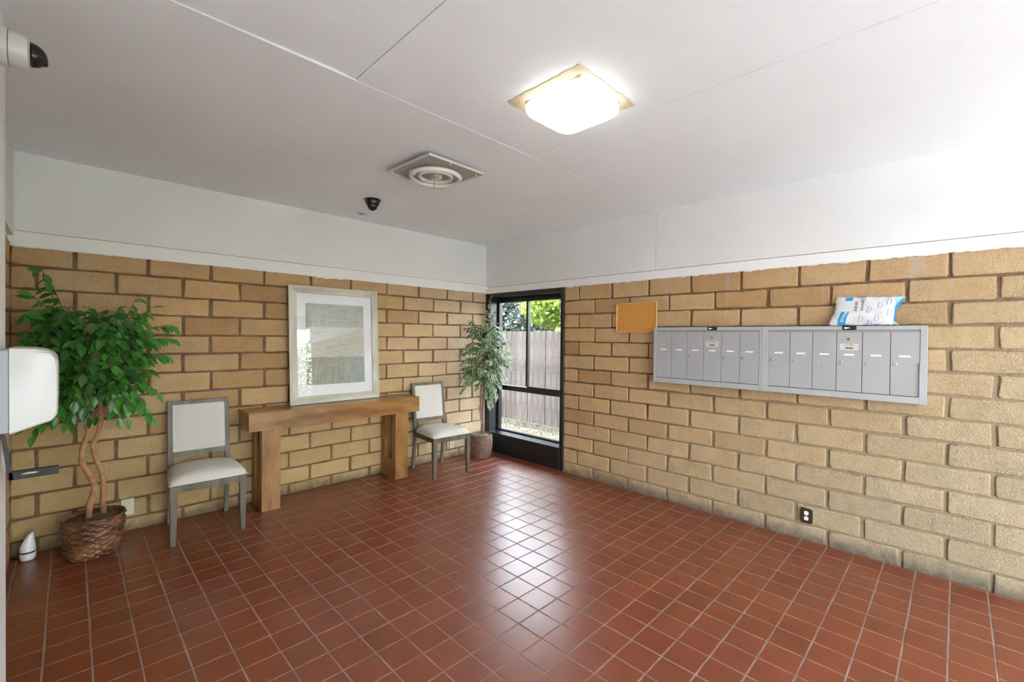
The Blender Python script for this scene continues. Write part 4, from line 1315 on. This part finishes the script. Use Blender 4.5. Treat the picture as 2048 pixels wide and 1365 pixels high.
sp2 = [(rl(.05,0,1.5), rl(.09,0,1.96), .0), (rl(.05,0,1.5), rl(.14,.03,1.80), .03), (rl(.05,0,1.45), rl(-.16,.0,1.70), .06), (rl(.05,0,1.4), rl(-.22,.02,1.60), .07),
       (rl(.05,0,1.35), rl(.28,-.03,1.56), .08), (rl(.05,0,1.3), rl(.36,.0,1.42), .10), (rl(.05,0,1.2), rl(.38,.0,1.28), .10), (rl(.05,0,1.2), rl(.34,-.05,1.14), .12),
       (rl(.05,0,1.3), rl(-.25,.0,1.34), .10), (rl(.05,0,1.2), rl(-.26,.0,1.16), .10), (rl(.04,0,1.1), rl(-.27,.0,.96), .12), (rl(.04,0,1.0), rl(-.25,-.02,.82), .14), (rl(.04,0,1.02), rl(-.20,.02,.90), .12),
       (rl(.04,0,1.05), rl(.13,.0,.66), .10), (rl(.04,0,1.0), rl(.17,.02,.72), .10), (rl(.05,0,1.05), rl(.22,.0,.90), .10), (rl(.05,0,1.1), rl(.28,-.03,1.0), .10), (rl(.05,0,1.0), rl(.10,-.05,.64), .08),
       (rl(.05,0,1.05), rl(.19,-.05,.78), .08), (rl(.05,0,1.0), rl(.13,-.06,.74), .08)]
r = random.Random(33)
while len(sp2) < 150:
    a = r.uniform(0, 2*pi); q = r.uniform(.25, 1); zc = r.uniform(.86, 1.66)
    k = math.sqrt(max(.12, 1 - ((zc - 1.2)/.56)**2))
    e = Vector(rl(.05 + .31*math.sqrt(q)*k*cos(a), .20*math.sqrt(q)*k*sin(a) - .05, zc))
    sp2.append((Vector(rl(.04, 0, max(1.0, min(1.5, zc - r.uniform(0, .15))))), e, r.uniform(.02, .09)))
M_LEAF2 = leaf_mat('variegated_leaf', 0.4)
LV2 = [leaf_mesh('leaf', .066, .038, 50 + i, [M_LEAF2, M_CREAMEDGE], True) for i in range(5)]
def lc2(r):
    k = r.uniform(.7, 1.3); q = r.random()
    return (.050*k, .170*k, .045*k, 1) if q < .7 else (.10*k, .21*k, .07*k, 1)
ficus(t, base2, tr2, sp2, LV2, .05, lc2, M_TRUNK2, 12, c2, .020, size=(.8, 1.15), lim=(-9, .25, .215))

# ================================================================== LITTER ON THE FLOOR
t = thing('dead_twig', 'thin dark twig lying on the floor tiles near the viewer', 'twig', (-2.9, -3.42, .003))
m = MB(); m.tube([(-.020, .022, 0), (-.004, .010, .001), (.010, -.006, .001), (.018, -.024, 0)], [.0009, .0016, .0014, .0008], 6); m.build('stick', M_TWIG, t)
m = MB(); m.tube([(-.004, .010, .001), (-.014, .008, .002)], [.0009, .0005], 5); m.build('side_shoot', M_TWIG, t)
m = MB(); r = random.Random(12)
for _ in range(60):
    x, y = r.uniform(-3.6, -.3), r.uniform(-3.2, -.4)
    s_ = r.uniform(.0012, .003)
    m.add([(x-s_, y, .001), (x+s_, y-s_*.5, .001), (x, y+s_, .001), (x, y, .003)], [(0,1,3),(1,2,3),(2,0,3),(0,2,1)])
o = m.build('crumbs', plain('pale_crumb', (.55, .45, .35), .8)); tag(o, 'pale crumbs and grit scattered over the floor tiles', 'debris', kind='stuff')

# ================================================================== OUTSIDE
m = MB(); m.box((0.24, -14, -.4), (14, 14, -.10)); m.box((-22, -20, -.4), (.24, -11.2, -.03)); m.box((-22, -11.2, -.4), (-14, 14, -.03))
M_SOIL = plain('dry_lawn_soil', (.035, .03, .019), .95, var=.35, vscale=3, bmp=.5)
o = m.build('ground', M_SOIL); tag(o, kind='structure')
m = MB(); m.add([(-14,-11.2,-.03),(.24,-11.2,-.03),(.24,-6.3,-.03),(-4.6,-6.3,-.03),(-4.6,3,-.03),(-14,3,-.03)], [(0,1,2,3,4,5)])
tag(m.build('bounce_paving', plain('bounce_concrete', (.72,.71,.70), .85, var=.1, vscale=2)), kind='structure')  # unseen pale paving added to bounce sunlight up to the ceiling
def grass_mat():
    m, t_, b = new_mat('grass_blade')
    n_ = noise(t_, geo_pos(t_), 2.5, 3)
    t_.links.new(ramp(t_, n_, [(0.38, (.040, .034, .018)), (0.56, (.018, .034, .008))]), b.inputs['Base Color'])
    b.inputs['Roughness'].default_value = .7
    return m
m = MB(); r = random.Random(9)
for _ in range(9000):
    x, y = r.uniform(.45, 2.09), r.uniform(-1.4, 3.4)
    h = r.uniform(.015, .05); a = r.uniform(0, pi); w_ = .0035
    dx, dy = cos(a)*w_, sin(a)*w_; lx, ly = r.uniform(-.03,.03), r.uniform(-.03,.03)
    m.add([(x-dx, y-dy, -.10), (x+dx, y+dy, -.10), (x+lx, y+ly, -.10+h)], [(0,1,2)])
o = m.build('lawn', grass_mat()); tag(o, 'patchy short green and dry grass outside the window', 'grass', kind='stuff')
t = thing('fence', 'weathered grey board fence across the lawn outside the window', 'fence', (2.20, 1.0, -.10))
r = random.Random(17); y = -3.0
FB = []
for k in range(3):
    m = MB(); m.rbox((-.010, -.0705, 0), (.010, .0705, 1.70), .002, 1); FB.append(m.mesh('board', M_FENCE))
k = 0
while y < 5.0:
    o = link('board', FB[k % 3], t); kk = r.uniform(.8, 1.25); o.color = (kk, kk*r.uniform(.95, 1.0), kk*r.uniform(.9, 1.0), 1); o.location = (r.uniform(-.004, .004), y, r.uniform(-.01, .01)); 
    o.rotation_euler = (0, 0, r.uniform(-.02, .02)); y += .1455; k += 1
for z in (.45, 1.35):
    m = MB(); m.box((.012, -3.1, z), (.05, 5.0, z + .09)); m.build('rail', M_FENCE, t)
m = MB(); m.box((-.07, 1.02, .30), (-.012, 1.42, .38)); m.build('cross_rail', M_FENCE, t)
m = MB(); m.box((-.08, 1.00, 0), (-.012, 1.09, .40)); m.build('short_post', M_FENCE, t)
t = thing('white_stick', 'thin white stick lying on the grass outside the window', 'stick', (1.05, .12, -.046))
m = MB(); m.tube([(-.16, -.22, 0), (0, 0, .004), (.15, .21, 0)], .006, 6); m.build('rod', M_LABEL, t)

def crown(name, mat, c, rx, ry, rz, n, L, seed, parent):
    r = random.Random(seed); m = MB()
    lumps = [(Vector((r.uniform(-.7,.7)*rx, r.uniform(-.7,.7)*ry, r.uniform(-.7,.7)*rz)), r.uniform(.35,.6)) for _ in range(14)]
    for _ in range(n):
        lc, lr = lumps[r.randrange(14)]
        d = Vector((r.gauss(0,1), r.gauss(0,1), r.gauss(0,1))).normalized()
        q = lr * (r.random() ** .25)
        p = Vector(c) + lc + Vector((d.x*q*rx, d.y*q*ry, d.z*q*rz))
        a = Vector((r.gauss(0,1), r.gauss(0,1), r.gauss(0,.6))).normalized() * L * r.uniform(.6, 1.2)
        b = a.cross(Vector((r.gauss(0,1), r.gauss(0,1), r.gauss(0,1)))).normalized() * L * .32
        m.add([p - a*.5, p + b, p + a*.5, p - b], [(0,1,2,3)])
    me = bpy.data.meshes.new(name); me.from_pydata(m.v, [], m.f); me.materials.append(mat)
    o = link(name, me, parent); o['kind'] = 'stuff'; return o
M_TREEY = leaf_mat('sunny_tree_leaf', .5, False, (.22, .32, .05), .3)
M_TREED = leaf_mat('dark_tree_leaf', .5, False, (.035, .055, .045), .2)
M_HEDGE = leaf_mat('hedge_leaf', .5, False, (.12, .20, .05), .3)
for nm, lab, mt, c, rr, n, L, sd in (
    ('leafy_tree', 'sunlit yellow-green tree rising behind the fence', M_TREEY, (4.3, 1.1, 1.85), (1.4, 1.75, 1.25), 26000, .11, 1),
    ('dark_tree', 'dark blue-green tree behind the fence at window left', M_TREED, (7.0, 6.4, 2.0), (1.6, 3.2, 1.8), 30000, .16, 2)):
    t = thing(nm, lab, 'tree', (c[0], c[1], -.1))
    crown('crown', mt, (0, 0, c[2]), *rr, n, L, sd, t)
    m = MB(); m.tube([(0,0,0), (.03,.02,.8), (0,0,c[2])], [.14, .11, .05], 8); m.build('trunk', M_TWIG, t)
t = thing('garden_hedge', 'green hedge outside the entrance, reflected in the picture glass', 'hedge', (-.6, -10.6, -.03))
crown('crown', M_HEDGE, (0, 0, 1.3), 3.4, .9, 1.5, 16000, .10, 5, t)
m = MB(); m.tube([(0,0,0), (.03,.02,.8), (0,0,1.3)], [.08, .06, .04], 8); m.build('trunk', M_TWIG, t)
